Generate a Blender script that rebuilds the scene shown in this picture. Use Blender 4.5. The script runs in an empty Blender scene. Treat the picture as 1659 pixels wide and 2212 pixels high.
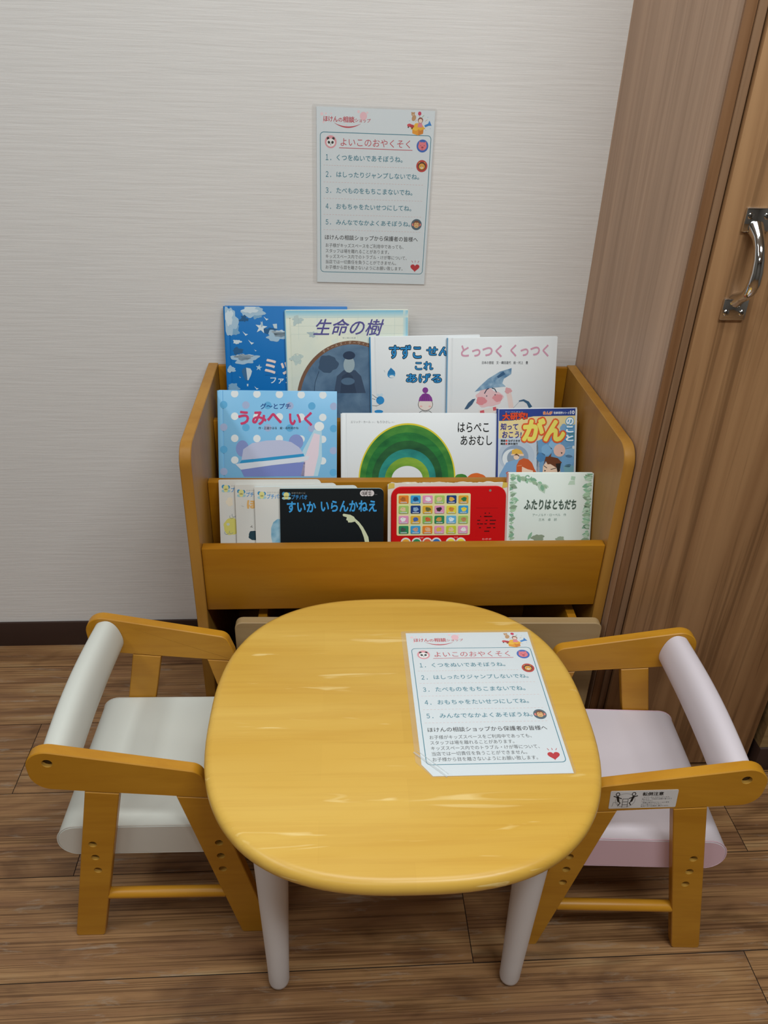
import bpy, bmesh, math, random
from mathutils import Vector, Matrix
from mathutils.geometry import tessellate_polygon

S = bpy.context.scene
C = S.collection
R = math.radians
PI = math.pi

# ---------------------------------------------------------------- camera
cam_d = bpy.data.cameras.new('camera')
cam_d.sensor_fit = 'VERTICAL'
cam_d.sensor_height = 36.0
cam_d.lens = 1688.53 / 2212 * 36.0
cam = bpy.data.objects.new('camera', cam_d)
C.objects.link(cam)
cam.matrix_world = (Matrix.Translation((0, -1.5075, 1.2583)) @ Matrix.Rotation(-0.0787, 4, 'Z')
                    @ Matrix.Rotation(PI / 2 - 0.534, 4, 'X') @ Matrix.Rotation(0.0341, 4, 'Z'))
cam_d.clip_start = 0.02
S.camera = cam

# ---------------------------------------------------------------- world, lamps, exposure
w = bpy.data.worlds.new('world')
S.world = w
w.use_nodes = True
w.node_tree.nodes['Background'].inputs[0].default_value = (0.9, 0.95, 1.0, 1)
w.node_tree.nodes['Background'].inputs[1].default_value = 0.15
S.view_settings.view_transform = 'Standard'
S.view_settings.look = 'None'
S.view_settings.exposure = 0.02
S.view_settings.gamma = 1.0
S.view_settings.use_curve_mapping = False
S.cycles.max_bounces = 8
S.cycles.transparent_max_bounces = 12
S.cycles.use_denoising = True


def lamp(name, loc, sx, sy, power, col, aim=None):
    d = bpy.data.lights.new(name, 'AREA')
    d.shape = 'RECTANGLE'
    d.size, d.size_y = sx, sy
    d.energy = power
    d.color = col
    o = bpy.data.objects.new(name, d)
    o.location = loc
    if aim:
        o.rotation_euler = (Vector(aim) - Vector(loc)).to_track_quat('-Z', 'Y').to_euler()
    C.objects.link(o)
    return o


CEIL = 2.62
TUBE = (0.915, 0.99, 1.0)
lamp('ceiling_lamp', (0.05, -0.9, CEIL - 0.03), 1.2, 0.3, 18, TUBE)
lamp('ceiling_lamp', (0.8, -1.9, CEIL - 0.03), 1.2, 0.3, 31, TUBE)
lamp('ceiling_lamp', (-0.6, -3.2, CEIL - 0.03), 1.2, 0.3, 10, TUBE)
lamp('ceiling_lamp', (-1.5, -1.7, CEIL - 0.03), 0.3, 1.2, 17, TUBE)


# ---------------------------------------------------------------- materials
def lin(h):
    h = h.lstrip('#')
    out = []
    for i in (0, 2, 4):
        c = int(h[i:i + 2], 16) / 255
        out.append(c / 12.92 if c <= 0.04045 else ((c + 0.055) / 1.055) ** 2.4)
    return (*out, 1.0)


INK = {}


def ink(h, rough=0.45, metal=0.0, spec=0.35):
    k = (h, rough, metal)
    if k not in INK:
        m = bpy.data.materials.new('ink_' + h.strip('#'))
        m.use_nodes = True
        b = m.node_tree.nodes['Principled BSDF']
        b.inputs['Base Color'].default_value = lin(h)
        b.inputs['Roughness'].default_value = rough
        b.inputs['Metallic'].default_value = metal
        b.inputs['Specular IOR Level'].default_value = spec
        INK[k] = m
    return INK[k]


def nodes(name):
    m = bpy.data.materials.new(name)
    m.use_nodes = True
    nt = m.node_tree
    return m, nt, nt.nodes['Principled BSDF'], nt.nodes.new, nt.links.new


def ramp(nt, stops):
    r = nt.nodes.new('ShaderNodeValToRGB')
    e = r.color_ramp.elements
    while len(e) < len(stops):
        e.new(0.5)
    for el, (p, c) in zip(e, stops):
        el.position = p
        el.color = lin(c) if isinstance(c, str) else c
    return r


def wood(name, dark, light, scale, line_dark=0.75, line_scale=None, rough=0.4, bump=0.02, warp=0.6, streak=None,
         lines=(0.40, 0.52), spec=0.4, staves=False):
    """grain runs along the axis whose scale is smallest"""
    m, nt, b, N, L = nodes(name)
    tc = N('ShaderNodeTexCoord')
    oi = N('ShaderNodeObjectInfo')
    add = N('ShaderNodeVectorMath')
    add.operation = 'MULTIPLY_ADD'
    add.inputs[1].default_value = (1, 1, 1)
    mulr = N('ShaderNodeVectorMath')
    mulr.operation = 'SCALE'
    mulr.inputs[0].default_value = (1.3, 2.1, 1.7)
    L(oi.outputs['Random'], mulr.inputs['Scale'])
    L(tc.outputs['Object'], add.inputs[0])
    L(mulr.outputs[0], add.inputs[2])

    def noise(sc, detail, dist, rgh=0.5):
        mp = N('ShaderNodeMapping')
        mp.inputs['Scale'].default_value = sc
        n = N('ShaderNodeTexNoise')
        n.inputs['Scale'].default_value = 1.0
        n.inputs['Detail'].default_value = detail
        n.inputs['Distortion'].default_value = dist
        n.inputs['Roughness'].default_value = rgh
        L(add.outputs[0], mp.inputs['Vector'])
        L(mp.outputs[0], n.inputs['Vector'])
        return n
    n1 = noise(scale, 4, warp)
    r1 = ramp(nt, [(0.32, dark), (0.68, light)])
    L(n1.outputs['Fac'], r1.inputs[0])
    ls = line_scale or tuple(s * 3.2 for s in scale)
    n2 = noise(ls, 5, warp * 0.6, 0.6)
    g = line_dark
    r2 = ramp(nt, [(lines[0], (g, g * 0.97, g * 0.94, 1)), (lines[1], (1, 1, 1, 1))])
    L(n2.outputs['Fac'], r2.inputs[0])
    mx = N('ShaderNodeMix')
    mx.data_type = 'RGBA'
    mx.blend_type = 'MULTIPLY'
    mx.inputs['Factor'].default_value = 1.0
    L(r1.outputs[0], mx.inputs['A'])
    L(r2.outputs[0], mx.inputs['B'])
    out = mx.outputs['Result']
    if streak:
        n3 = noise(streak[1], 3, 1.2)
        r3 = ramp(nt, [(streak[2], (0, 0, 0, 1)), (streak[2] + 0.07, (1, 1, 1, 1))])
        L(n3.outputs['Fac'], r3.inputs[0])
        m2 = N('ShaderNodeMix')
        m2.data_type = 'RGBA'
        L(r3.outputs[0], m2.inputs['Factor'])
        L(out, m2.inputs['A'])
        m2.inputs['B'].default_value = lin(streak[0])
        out = m2.outputs['Result']
    if staves:
        bk = N('ShaderNodeTexBrick')
        bk.inputs['Color1'].default_value = (0.93, 0.91, 0.87, 1)
        bk.inputs['Color2'].default_value = (1.0, 1.0, 1.0, 1)
        bk.inputs['Mortar'].default_value = (0.96, 0.95, 0.93, 1)
        bk.inputs['Mortar Size'].default_value = 0.0004
        bk.inputs['Scale'].default_value = 1.0
        bk.inputs['Brick Width'].default_value = 0.31
        bk.inputs['Row Height'].default_value = 0.062
        bk.offset = 0.37
        L(tc.outputs['Object'], bk.inputs['Vector'])
        m4 = N('ShaderNodeMix')
        m4.data_type = 'RGBA'
        m4.blend_type = 'MULTIPLY'
        m4.inputs['Factor'].default_value = 1.0
        L(out, m4.inputs['A'])
        L(bk.outputs['Color'], m4.inputs['B'])
        out = m4.outputs['Result']
    L(out, b.inputs['Base Color'])
    b.inputs['Roughness'].default_value = rough
    b.inputs['Specular IOR Level'].default_value = spec
    if bump:
        bp = N('ShaderNodeBump')
        bp.inputs['Strength'].default_value = bump
        bp.inputs['Distance'].default_value = 0.002
        L(n2.outputs['Fac'], bp.inputs['Height'])
        L(bp.outputs[0], b.inputs['Normal'])
    return m


def mottled(name, c1, c2, scale, rough=0.45, lo=0.35, hi=0.65, c3=None, dist=0.4):
    m, nt, b, N, L = nodes(name)
    tc = N('ShaderNodeTexCoord')
    mp = N('ShaderNodeMapping')
    mp.inputs['Scale'].default_value = scale if isinstance(scale, tuple) else (scale,) * 3
    n = N('ShaderNodeTexNoise')
    n.inputs['Scale'].default_value = 1
    n.inputs['Detail'].default_value = 5
    n.inputs['Distortion'].default_value = dist
    L(tc.outputs['Object'], mp.inputs['Vector'])
    L(mp.outputs[0], n.inputs['Vector'])
    st = [(lo, c1), (hi, c2)] + ([(min(0.98, hi + 0.14), c3)] if c3 else [])
    r = ramp(nt, st)
    L(n.outputs['Fac'], r.inputs[0])
    L(r.outputs[0], b.inputs['Base Color'])
    b.inputs['Roughness'].default_value = rough
    b.inputs['Specular IOR Level'].default_value = 0.35
    return m


def wall_paper():
    m, nt, b, N, L = nodes('wallpaper')
    tc = N('ShaderNodeTexCoord')
    mp = N('ShaderNodeMapping')
    mp.inputs['Scale'].default_value = (7, 7, 190)
    n = N('ShaderNodeTexNoise')
    n.inputs['Scale'].default_value = 1
    n.inputs['Detail'].default_value = 6
    n.inputs['Roughness'].default_value = 0.62
    n.inputs['Distortion'].default_value = 0.25
    L(tc.outputs['Object'], mp.inputs['Vector'])
    L(mp.outputs[0], n.inputs['Vector'])
    r = ramp(nt, [(0.3, '#dfdad7'), (0.6, '#e5e0dd')])
    L(n.outputs['Fac'], r.inputs[0])
    L(r.outputs[0], b.inputs['Base Color'])
    bp = N('ShaderNodeBump')
    bp.inputs['Strength'].default_value = 0.35
    bp.inputs['Distance'].default_value = 0.0018
    L(n.outputs['Fac'], bp.inputs['Height'])
    L(bp.outputs[0], b.inputs['Normal'])
    b.inputs['Roughness'].default_value = 0.7
    b.inputs['Specular IOR Level'].default_value = 0.25
    return m


def floor_wood():
    m, nt, b, N, L = nodes('vinyl_plank')
    tc = N('ShaderNodeTexCoord')
    at = N('ShaderNodeAttribute')
    at.attribute_name = 'plank'
    add = N('ShaderNodeVectorMath')
    add.operation = 'MULTIPLY_ADD'
    add.inputs[0].default_value = (1, 1, 1)
    add.inputs[1].default_value = (7.3, 3.1, 5.7)
    sc = N('ShaderNodeVectorMath')
    sc.operation = 'SCALE'
    sc.inputs[0].default_value = (7.3, 3.1, 5.7)
    L(at.outputs['Fac'], sc.inputs['Scale'])
    ad = N('ShaderNodeVectorMath')
    ad.operation = 'ADD'
    L(tc.outputs['Object'], ad.inputs[0])
    L(sc.outputs[0], ad.inputs[1])

    def noise(s, d, dist, rg=0.55):
        mp = N('ShaderNodeMapping')
        mp.inputs['Scale'].default_value = s
        n = N('ShaderNodeTexNoise')
        n.inputs['Scale'].default_value = 1
        n.inputs['Detail'].default_value = d
        n.inputs['Distortion'].default_value = dist
        n.inputs['Roughness'].default_value = rg
        L(ad.outputs[0], mp.inputs['Vector'])
        L(mp.outputs[0], n.inputs['Vector'])
        return n
    n1 = noise((1.9, 13, 1), 5, 1.6, 0.55)
    r1 = ramp(nt, [(0.26, '#745038'), (0.45, '#8d6643'), (0.6, '#9f774f'), (0.78, '#ad9068')])
    L(n1.outputs['Fac'], r1.inputs[0])
    # fine dark grain lines
    n2 = noise((2.6, 300, 1), 5, 1.0, 0.5)
    r2 = ramp(nt, [(0.36, (0.40, 0.35, 0.30, 1)), (0.53, (1, 1, 1, 1))])
    L(n2.outputs['Fac'], r2.inputs[0])
    m1 = N('ShaderNodeMix')
    m1.data_type = 'RGBA'
    m1.blend_type = 'MULTIPLY'
    m1.inputs['Factor'].default_value = 0.85
    L(r1.outputs[0], m1.inputs['A'])
    L(r2.outputs[0], m1.inputs['B'])
    # worn pale grey patches
    n3 = noise((10, 60, 1), 6, 0.6, 0.7)
    r3 = ramp(nt, [(0.57, (0, 0, 0, 1)), (0.80, (0.7, 0.7, 0.7, 1))])
    L(n3.outputs['Fac'], r3.inputs[0])
    m2 = N('ShaderNodeMix')
    m2.data_type = 'RGBA'
    L(r3.outputs[0], m2.inputs['Factor'])
    L(m1.outputs['Result'], m2.inputs['A'])
    m2.inputs['B'].default_value = lin('#a59b8d')
    # dark smudges
    n4 = noise((6, 14, 1), 3, 0.5)
    r4 = ramp(nt, [(0.30, (0.5, 0.45, 0.42, 1)), (0.46, (1, 1, 1, 1))])
    L(n4.outputs['Fac'], r4.inputs[0])
    m3 = N('ShaderNodeMix')
    m3.data_type = 'RGBA'
    m3.blend_type = 'MULTIPLY'
    m3.inputs['Factor'].default_value = 0.8
    L(m2.outputs['Result'], m3.inputs['A'])
    L(r4.outputs[0], m3.inputs['B'])
    L(m3.outputs['Result'], b.inputs['Base Color'])
    b.inputs['Roughness'].default_value = 0.42
    b.inputs['Specular IOR Level'].default_value = 0.4
    bp = N('ShaderNodeBump')
    bp.inputs['Strength'].default_value = 0.25
    bp.inputs['Distance'].default_value = 0.001
    L(n2.outputs['Fac'], bp.inputs['Height'])
    L(bp.outputs[0], b.inputs['Normal'])
    return m


def film_mat():
    m, nt, b, N, L = nodes('laminate_film')
    out = nt.nodes['Material Output']
    tr = N('ShaderNodeBsdfTransparent')
    gl = N('ShaderNodeBsdfGlossy')
    gl.inputs['Roughness'].default_value = 0.16
    df = N('ShaderNodeBsdfDiffuse')
    df.inputs['Color'].default_value = (0.85, 0.85, 0.85, 1)
    a = N('ShaderNodeMixShader')
    a.inputs[0].default_value = 0.05
    L(tr.outputs[0], a.inputs[1])
    L(df.outputs[0], a.inputs[2])
    c = N('ShaderNodeMixShader')
    c.inputs[0].default_value = 0.045
    L(a.outputs[0], c.inputs[1])
    L(gl.outputs[0], c.inputs[2])
    L(c.outputs[0], out.inputs['Surface'])
    return m


def crease_highlight_mat():
    m = bpy.data.materials.new('film_crease_highlight')
    m.use_nodes = True
    nt = m.node_tree
    b = nt.nodes['Principled BSDF']
    b.inputs['Base Color'].default_value = lin('#e2e5e5')
    b.inputs['Roughness'].default_value = 0.2
    b.inputs['Alpha'].default_value = 0.3
    return m


def vinyl(name, col, rough=0.5):
    m, nt, b, N, L = nodes(name)
    n = N('ShaderNodeTexNoise')
    n.inputs['Scale'].default_value = 900
    tc = N('ShaderNodeTexCoord')
    L(tc.outputs['Object'], n.inputs['Vector'])
    bp = N('ShaderNodeBump')
    bp.inputs['Strength'].default_value = 0.06
    bp.inputs['Distance'].default_value = 0.0005
    L(n.outputs['Fac'], bp.inputs['Height'])
    L(bp.outputs[0], b.inputs['Normal'])
    b.inputs['Base Color'].default_value = lin(col)
    b.inputs['Roughness'].default_value = rough
    b.inputs['Specular IOR Level'].default_value = 0.35
    return m


M_WALL = wall_paper()
M_FLOOR = floor_wood()
M_WALL2 = ink('#76716b', 0.8)
M_SEAM = ink('#1d130c', 0.8)
M_BASE = ink('#3a2822', 0.5)
M_CEIL = ink('#e4e2de', 0.9)
M_PANEL = wood('walnut_panel', '#a5846a', '#bf9b7f', (26, 26, 1.1), 0.86, (95, 95, 2.0), rough=0.42, bump=0.02, warp=0.5)
M_DOOR = wood('walnut_door', '#926a47', '#b0865e', (24, 24, 0.9), 0.66, (58, 58, 1.3), rough=0.42, bump=0.015, warp=1.0,
              lines=(0.38, 0.47))
M_JAMB = wood('walnut_jamb', '#80593a', '#98704e', (40, 40, 1.0), 0.85, rough=0.45, bump=0.02)
M_JAMB2 = wood('pale_jamb', '#86664c', '#9a785b', (40, 40, 1.0), 0.85, rough=0.45, bump=0.02)
M_GAP = ink('#0d0805', 0.9)
M_SIDEW = wood('side_panel_wood', '#7d6140', '#a08358', (1.3, 20, 26), 0.7, (3, 40, 70), rough=0.4, bump=0.02)
M_RACK = wood('rack_maple', '#9f6712', '#ae761a', (2.0, 9, 9), 0.95, (5, 60, 60), rough=0.42, bump=0.01, warp=0.4, spec=0.25)
M_RACKV = wood('rack_maple_upright', '#a06f2c', '#b07f38', (9, 9, 2.0), 0.95, (60, 60, 5), rough=0.42, bump=0.01, warp=0.4, spec=0.25)
M_BIN = wood('bin_board', '#a0845c', '#ad9067', (2, 9, 9), 0.96, (5, 60, 60), rough=0.5, bump=0.01)
M_TABLE = wood('table_pine', '#d8a846', '#e1b658', (1.6, 9, 9), 0.96, (3.0, 80, 80), rough=0.33, bump=0.012, warp=0.7,
               streak=('#eecb80', (4.2, 46, 46), 0.64), staves=True)
M_CHAIR = wood('chair_wood', '#b87d18', '#c68b24', (4, 16, 16), 0.95, (9, 70, 70), rough=0.4, bump=0.015, warp=0.5)
M_LEGW = vinyl('white_lacquer', '#dcd6d6', 0.38)
M_WVINYL = vinyl('white_vinyl', '#d3d3cb', 0.42)
M_WSIDE = vinyl('white_vinyl_side', '#d2cdc4', 0.5)
M_PVINYL = vinyl('pink_vinyl', '#d8cdd3', 0.42)
M_PSIDE = vinyl('pink_vinyl_side', '#e2bfcb', 0.5)
M_CHROME = ink('#d8d8d8', 0.07, 1.0)
M_BOLT = ink('#4a4034', 0.4, 0.8)
M_HOLE = ink('#b98a3a', 0.6)
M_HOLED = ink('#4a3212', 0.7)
M_FILM = film_mat()
M_CREASE_HIGHLIGHT = crease_highlight_mat()
M_PAPER = ink('#e0e6ea', 0.5)
M_PAGES = ink('#d9d6cc', 0.8)


# ---------------------------------------------------------------- mesh helpers
class MB:
    """collects shapes into ONE mesh object"""

    def __init__(self):
        self.bm = bmesh.new()
        self.mats = []

    def mi(self, mat):
        if mat not in self.mats:
            self.mats.append(mat)
        return self.mats.index(mat)

    def face(self, vs, mat, smooth=False):
        try:
            f = self.bm.faces.new(vs)
        except ValueError:
            return None
        f.material_index = self.mi(mat)
        f.smooth = smooth
        return f

    def poly(self, pts, mat):
        return self.face([self.bm.verts.new(p) for p in pts], mat)

    def box(self, x0, x1, y0, y1, z0, z1, mat, bev=0.0, M=None, seg=2):
        t = bmesh.new()
        bmesh.ops.create_cube(t, size=1.0)
        for v in t.verts:
            v.co = Vector(((x0 + x1) / 2 + v.co.x * (x1 - x0), (y0 + y1) / 2 + v.co.y * (y1 - y0),
                           (z0 + z1) / 2 + v.co.z * (z1 - z0)))
        if bev:
            bmesh.ops.bevel(t, geom=list(t.edges), offset=bev, segments=seg, profile=0.5, affect='EDGES')
        self.join(t, mat, M, smooth=False)

    def join(self, t, mat, M=None, smooth=False):
        i = self.mi(mat) if mat else None
        mp = {}
        for v in t.verts:
            mp[v] = self.bm.verts.new(M @ v.co if M else v.co)
        for f in t.faces:
            try:
                n = self.bm.faces.new([mp[v] for v in f.verts])
            except ValueError:
                continue
            n.material_index = i
            n.smooth = smooth
        t.free()

    def prism(self, outer, depth, mat, M=None, cham=0.0015, holes=(), hole_depth=0.008, hole_mat=None,
              floor_mat=None, cap_mat=None, smooth_side=True):
        """outline in (a,b), thickness along c; holes are blind, cut from the c=0 side"""
        M = M or Matrix.Identity(4)
        area = sum(outer[i - 1][0] * outer[i][1] - outer[i][0] * outer[i - 1][1] for i in range(len(outer)))
        if area < 0:
            outer = outer[::-1]
        n = len(outer)
        ins = []
        for i in range(n):
            p0, p1, p2 = Vector(outer[i - 1]), Vector(outer[i]), Vector(outer[(i + 1) % n])
            d1, d2 = (p1 - p0).normalized(), (p2 - p1).normalized()
            n1, n2 = Vector((-d1.y, d1.x)), Vector((-d2.y, d2.x))
            k = (n1 + n2)
            k = k / max(0.5, k.length_squared / 2) if k.length > 1e-6 else n1
            ins.append(p1 + k * cham)
        rings = [(ins, 0), (outer, cham), (outer, depth - cham), (ins, depth)] if cham else [(outer, 0), (outer, depth)]
        V = [[self.bm.verts.new(M @ Vector((p[0], p[1], c))) for p in ring] for ring, c in rings]
        flip = M.determinant() < 0
        for a, b in zip(V, V[1:]):
            for i in range(n):
                j = (i + 1) % n
                q = [a[i], a[j], b[j], b[i]]
                self.face(q[::-1] if flip else q, mat, smooth_side)
        hv = []
        cm = cap_mat or mat
        for h in holes:
            top = [self.bm.verts.new(M @ Vector((p[0], p[1], 0))) for p in h]
            bot = [self.bm.verts.new(M @ Vector((p[0], p[1], hole_depth))) for p in h]
            hv.append(top)
            for i in range(len(h)):
                j = (i + 1) % len(h)
                self.face([top[i], top[j], bot[j], bot[i]], hole_mat or mat)
            self.face(bot, floor_mat or hole_mat or mat)
        loops = [[Vector((p[0], p[1], 0)) for p in rings[0][0]]] + [[Vector((p[0], p[1], 0)) for p in h] for h in holes]
        flat = list(V[0]) + [v for h in hv for v in h]
        if holes:
            for t in tessellate_polygon(loops):
                self.face([flat[i] for i in t], cm)
        else:
            self.face(V[0][::-1], cm)
        self.face(V[-1], cm)

    def loft(self, rings, mat, cap=True, smooth=True, capmat=None):
        V = [[self.bm.verts.new(p) for p in r] for r in rings]
        n = len(rings[0])
        for a, b in zip(V, V[1:]):
            for i in range(n):
                j = (i + 1) % n
                self.face([a[i], a[j], b[j], b[i]], mat, smooth)
        if cap:
            self.face(V[0][::-1], capmat or mat)
            self.face(V[-1], capmat or mat)

    def lathe(self, prof, mat, M=None, seg=32):
        M = M or Matrix.Identity(4)
        self.loft([[M @ Vector((r * math.cos(2 * PI * k / seg), r * math.sin(2 * PI * k / seg), z)) for k in range(seg)]
                   for r, z in prof], mat)

    def tube(self, pts, rad, mat, seg=16):
        pts = [Vector(p) for p in pts]
        rings = []
        up = None
        for i, p in enumerate(pts):
            d = (pts[min(i + 1, len(pts) - 1)] - pts[max(i - 1, 0)]).normalized()
            if up is None:
                up = d.orthogonal().normalized()
            up = (up - d * up.dot(d)).normalized()
            s = d.cross(up)
            r = rad[i] if isinstance(rad, (list, tuple)) else rad
            rings.append([p + (up * math.cos(2 * PI * k / seg) + s * math.sin(2 * PI * k / seg)) * r for k in range(seg)])
        self.loft(rings, mat)

    def build(self, name, parent=None, keep=False, sharp=28):
        bmesh.ops.recalc_face_normals(self.bm, faces=self.bm.faces) if not keep else None
        me = bpy.data.meshes.new(name)
        self.bm.to_mesh(me)
        self.bm.free()
        for m in self.mats:
            me.materials.append(m)
        if sharp:
            me.set_sharp_from_angle(angle=R(sharp))
        o = bpy.data.objects.new(name, me)
        C.objects.link(o)
        if parent:
            o.parent = parent
        return o


def thing(name, label, cat, M=None, group=None):
    o = bpy.data.objects.new(name, None)
    o.empty_display_size = 0.05
    C.objects.link(o)
    o['label'] = label
    o['category'] = cat
    if group:
        o['group'] = group
    if M is not None:
        o.matrix_world = M
    return o


def struct(o):
    o['kind'] = 'structure'
    return o


def circ(cx, cy, r, n=20, ry=None):
    ry = ry or r
    return [(cx + r * math.cos(2 * PI * k / n), cy + ry * math.sin(2 * PI * k / n)) for k in range(n)]


def fillet(pts, seg=6):
    """pts: (x, y, radius) -> rounded outline"""
    out = []
    n = len(pts)
    for i, (x, y, r) in enumerate(pts):
        p = Vector((x, y))
        if r <= 0:
            out.append((x, y))
            continue
        a = (Vector(pts[i - 1][:2]) - p)
        b = (Vector(pts[(i + 1) % n][:2]) - p)
        ang = a.angle(b)
        t = min(r / math.tan(ang / 2), a.length * 0.49, b.length * 0.49)
        r2 = t * math.tan(ang / 2)
        a.normalize()
        b.normalize()
        c = p + (a + b).normalized() * (r2 / math.sin(ang / 2))
        s, e = p + a * t - c, p + b * t - c
        a0, a1 = math.atan2(s.y, s.x), math.atan2(e.y, e.x)
        d = (a1 - a0 + PI) % (2 * PI) - PI
        for k in range(seg + 1):
            out.append((c.x + r2 * math.cos(a0 + d * k / seg), c.y + r2 * math.sin(a0 + d * k / seg)))
    return out


# ---------------------------------------------------------------- printed artwork
TXT = {}


def text_mesh(body, off=0.0, shear=0.0):
    k = (body, off, shear)
    if k not in TXT:
        cu = bpy.data.curves.new('type', 'FONT')
        cu.body = body
        cu.offset = off
        cu.shear = shear
        cu.resolution_u = 3
        o = bpy.data.objects.new('type', cu)
        C.objects.link(o)
        bpy.context.view_layer.update()
        me = bpy.data.meshes.new_from_object(o.evaluated_get(bpy.context.evaluated_depsgraph_get()))
        vs = [(v.co.x, v.co.y) for v in me.vertices]
        fs = [list(p.vertices) for p in me.polygons]
        bpy.data.meshes.remove(me)
        bpy.data.objects.remove(o)
        bpy.data.curves.remove(cu)
        TXT[k] = (vs, fs)
    return TXT[k]


class Art:
    """print on the face of a sheet; drawing units mapped on the sheet by f(x, y) -> (a, b); y runs down"""
    EPS = 6e-5

    def __init__(self, mb, f, clip=None):
        self.mb, self.f, self.L, self.clip = mb, f, 1, clip

    def v(self, x, y):
        a, b = self.f(x, y)
        if self.clip:
            a = min(max(a, self.clip[0]), self.clip[1])
            b = min(max(b, self.clip[2]), self.clip[3])
        return self.mb.bm.verts.new((a, b, self.L * self.EPS))

    def P(self, pts, col, L=None):
        if L is not None:
            self.L = L
        m = col if not isinstance(col, str) else ink(col)
        vs = [self.v(*p) for p in pts]
        if len(pts) > 4:
            for t in tessellate_polygon([[Vector((p[0], p[1], 0)) for p in pts]]):
                self.up([vs[i] for i in t], m)
        else:
            self.up(vs, m)

    def up(self, vs, m):
        f = self.mb.face(vs, m)
        if f:
            f.normal_update()
            if f.normal.z < 0:
                f.normal_flip()

    def rect(self, x0, y0, x1, y1, col, L=None):
        self.P([(x0, y0), (x1, y0), (x1, y1), (x0, y1)], col, L)

    def E(self, cx, cy, rx, ry, col, L=None, n=28, rot=0.0):
        c, s = math.cos(rot), math.sin(rot)
        self.P([(cx + rx * math.cos(t) * c - ry * math.sin(t) * s, cy + rx * math.cos(t) * s + ry * math.sin(t) * c)
                for t in (2 * PI * k / n for k in range(n))], col, L)

    def blob(self, cx, cy, rx, ry, col, L=None, seed=0, rough=0.25, n=40):
        rnd = random.Random(seed)
        ph = [rnd.uniform(0, 6.28) for _ in range(6)]
        pts = []
        for k in range(n):
            t = 2 * PI * k / n
            r = 1 + rough * (math.sin(3 * t + ph[0]) * 0.45 + math.sin(5 * t + ph[1]) * 0.35 + math.sin(9 * t + ph[2]) * 0.25)
            pts.append((cx + rx * r * math.cos(t), cy + ry * r * math.sin(t)))
        self.P(pts, col, L)

    def line(self, pts, wd, col, L=None, closed=False, taper=None):
        if L is not None:
            self.L = L
        m = col if not isinstance(col, str) else ink(col)
        pts = [Vector(p) for p in pts]
        n = len(pts)
        lv, rv = [], []
        for i, p in enumerate(pts):
            a = pts[i - 1] if (i or closed) else p
            b = pts[(i + 1) % n] if (i < n - 1 or closed) else p
            d = (b - a)
            d = d.normalized() if d.length else Vector((1, 0))
            k = wd / 2
            if taper:
                k *= taper[0] + (taper[1] - taper[0]) * i / (n - 1)
            nn = Vector((-d.y, d.x)) * k
            lv.append(self.v(*(p + nn)))
            rv.append(self.v(*(p - nn)))
        for i in range(n if closed else n - 1):
            j = (i + 1) % n
            self.up([lv[i], lv[j], rv[j], rv[i]], m)

    def dash(self, x0, y0, x1, y1, n, wd, col, L=None):
        for k in range(n):
            a, b = (k + 0.0) / n, (k + 0.6) / n
            self.line([(x0 + (x1 - x0) * a, y0 + (y1 - y0) * a), (x0 + (x1 - x0) * b, y0 + (y1 - y0) * b)], wd, col, L)

    def T(self, body, x0, y0, x1, y1, col, L=None, off=0.0, shear=0.0, edge=None, drop=0.0, vert=False):
        """lettering fitted to the box; drop lowers the right end of the line"""
        if L is not None:
            self.L = L
        base = text_mesh(body, 0.0, shear)[0]
        xa, xb = min(p[0] for p in base), max(p[0] for p in base)
        ya, yb = min(p[1] for p in base), max(p[1] for p in base)
        L0 = self.L
        for o, c, dl in ([(edge[0], edge[1], 0)] if edge else []) + [(off, col, 1)]:
            vs, fs = text_mesh(body, 0.0, shear)
            self.L = L0 + (dl if edge else 0)
            m = ink(c) if isinstance(c, str) else c
            nsh = 0 if o < 0.006 else (6 if o < 0.03 else 12)
            for q, (sx, sy) in enumerate([(0, 0)] + [(o * math.cos(2 * PI * k / nsh), o * math.sin(2 * PI * k / nsh)) for k in range(nsh)]):
                self.L = L0 + (dl if edge else 0) + q * 0.07
                V = []
                for (x, y) in vs:
                    u, t = (x + sx - xa) / (xb - xa), (yb - y - sy) / max(1e-6, yb - ya)
                    V.append(self.v(x0 + u * (x1 - x0), y0 + t * (y1 - y0) + u * drop))
                for f in fs:
                    self.up([V[i] for i in f], m)
        self.L = L0

    def G(self, ch, cx, cy, size, col, ang=0.0, L=None, off=0.0):
        """one letter centred at a point and turned"""
        if L is not None:
            self.L = L
        vs, fs = text_mesh(ch, off)
        xs, ys = [p[0] for p in vs], [p[1] for p in vs]
        mx, my = (min(xs) + max(xs)) / 2, (min(ys) + max(ys)) / 2
        c, s = math.cos(ang), math.sin(ang)
        V = []
        for x, y in vs:
            x, y = (x - mx) * size, -(y - my) * size
            V.append(self.v(cx + x * c - y * s, cy + x * s + y * c))
        m = ink(col)
        for f in fs:
            self.up([V[i] for i in f], m)


# ---------------------------------------------------------------- the setting
WX0, WX1, WY = -2.6, 2.4, -4.2
mb = MB()
mb.box(WX0, WX1, 0, 0.05, 0, CEIL, M_WALL)
struct(mb.build('wall_back'))
mb = MB()
mb.box(WX0 - 0.05, WX0, WY, 0, 0, CEIL, M_WALL2)
struct(mb.build('wall_left'))
mb = MB()
mb.box(WX1, WX1 + 0.05, WY, 0, 0, CEIL, M_WALL2)
struct(mb.build('wall_right'))
mb = MB()
mb.box(WX0, WX1, WY - 0.05, WY, 0, CEIL, M_WALL2)
struct(mb.build('wall_front'))
mb = MB()
mb.box(WX0, WX1, WY, 0, CEIL, CEIL + 0.05, M_CEIL)
struct(mb.build('ceiling'))

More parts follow.
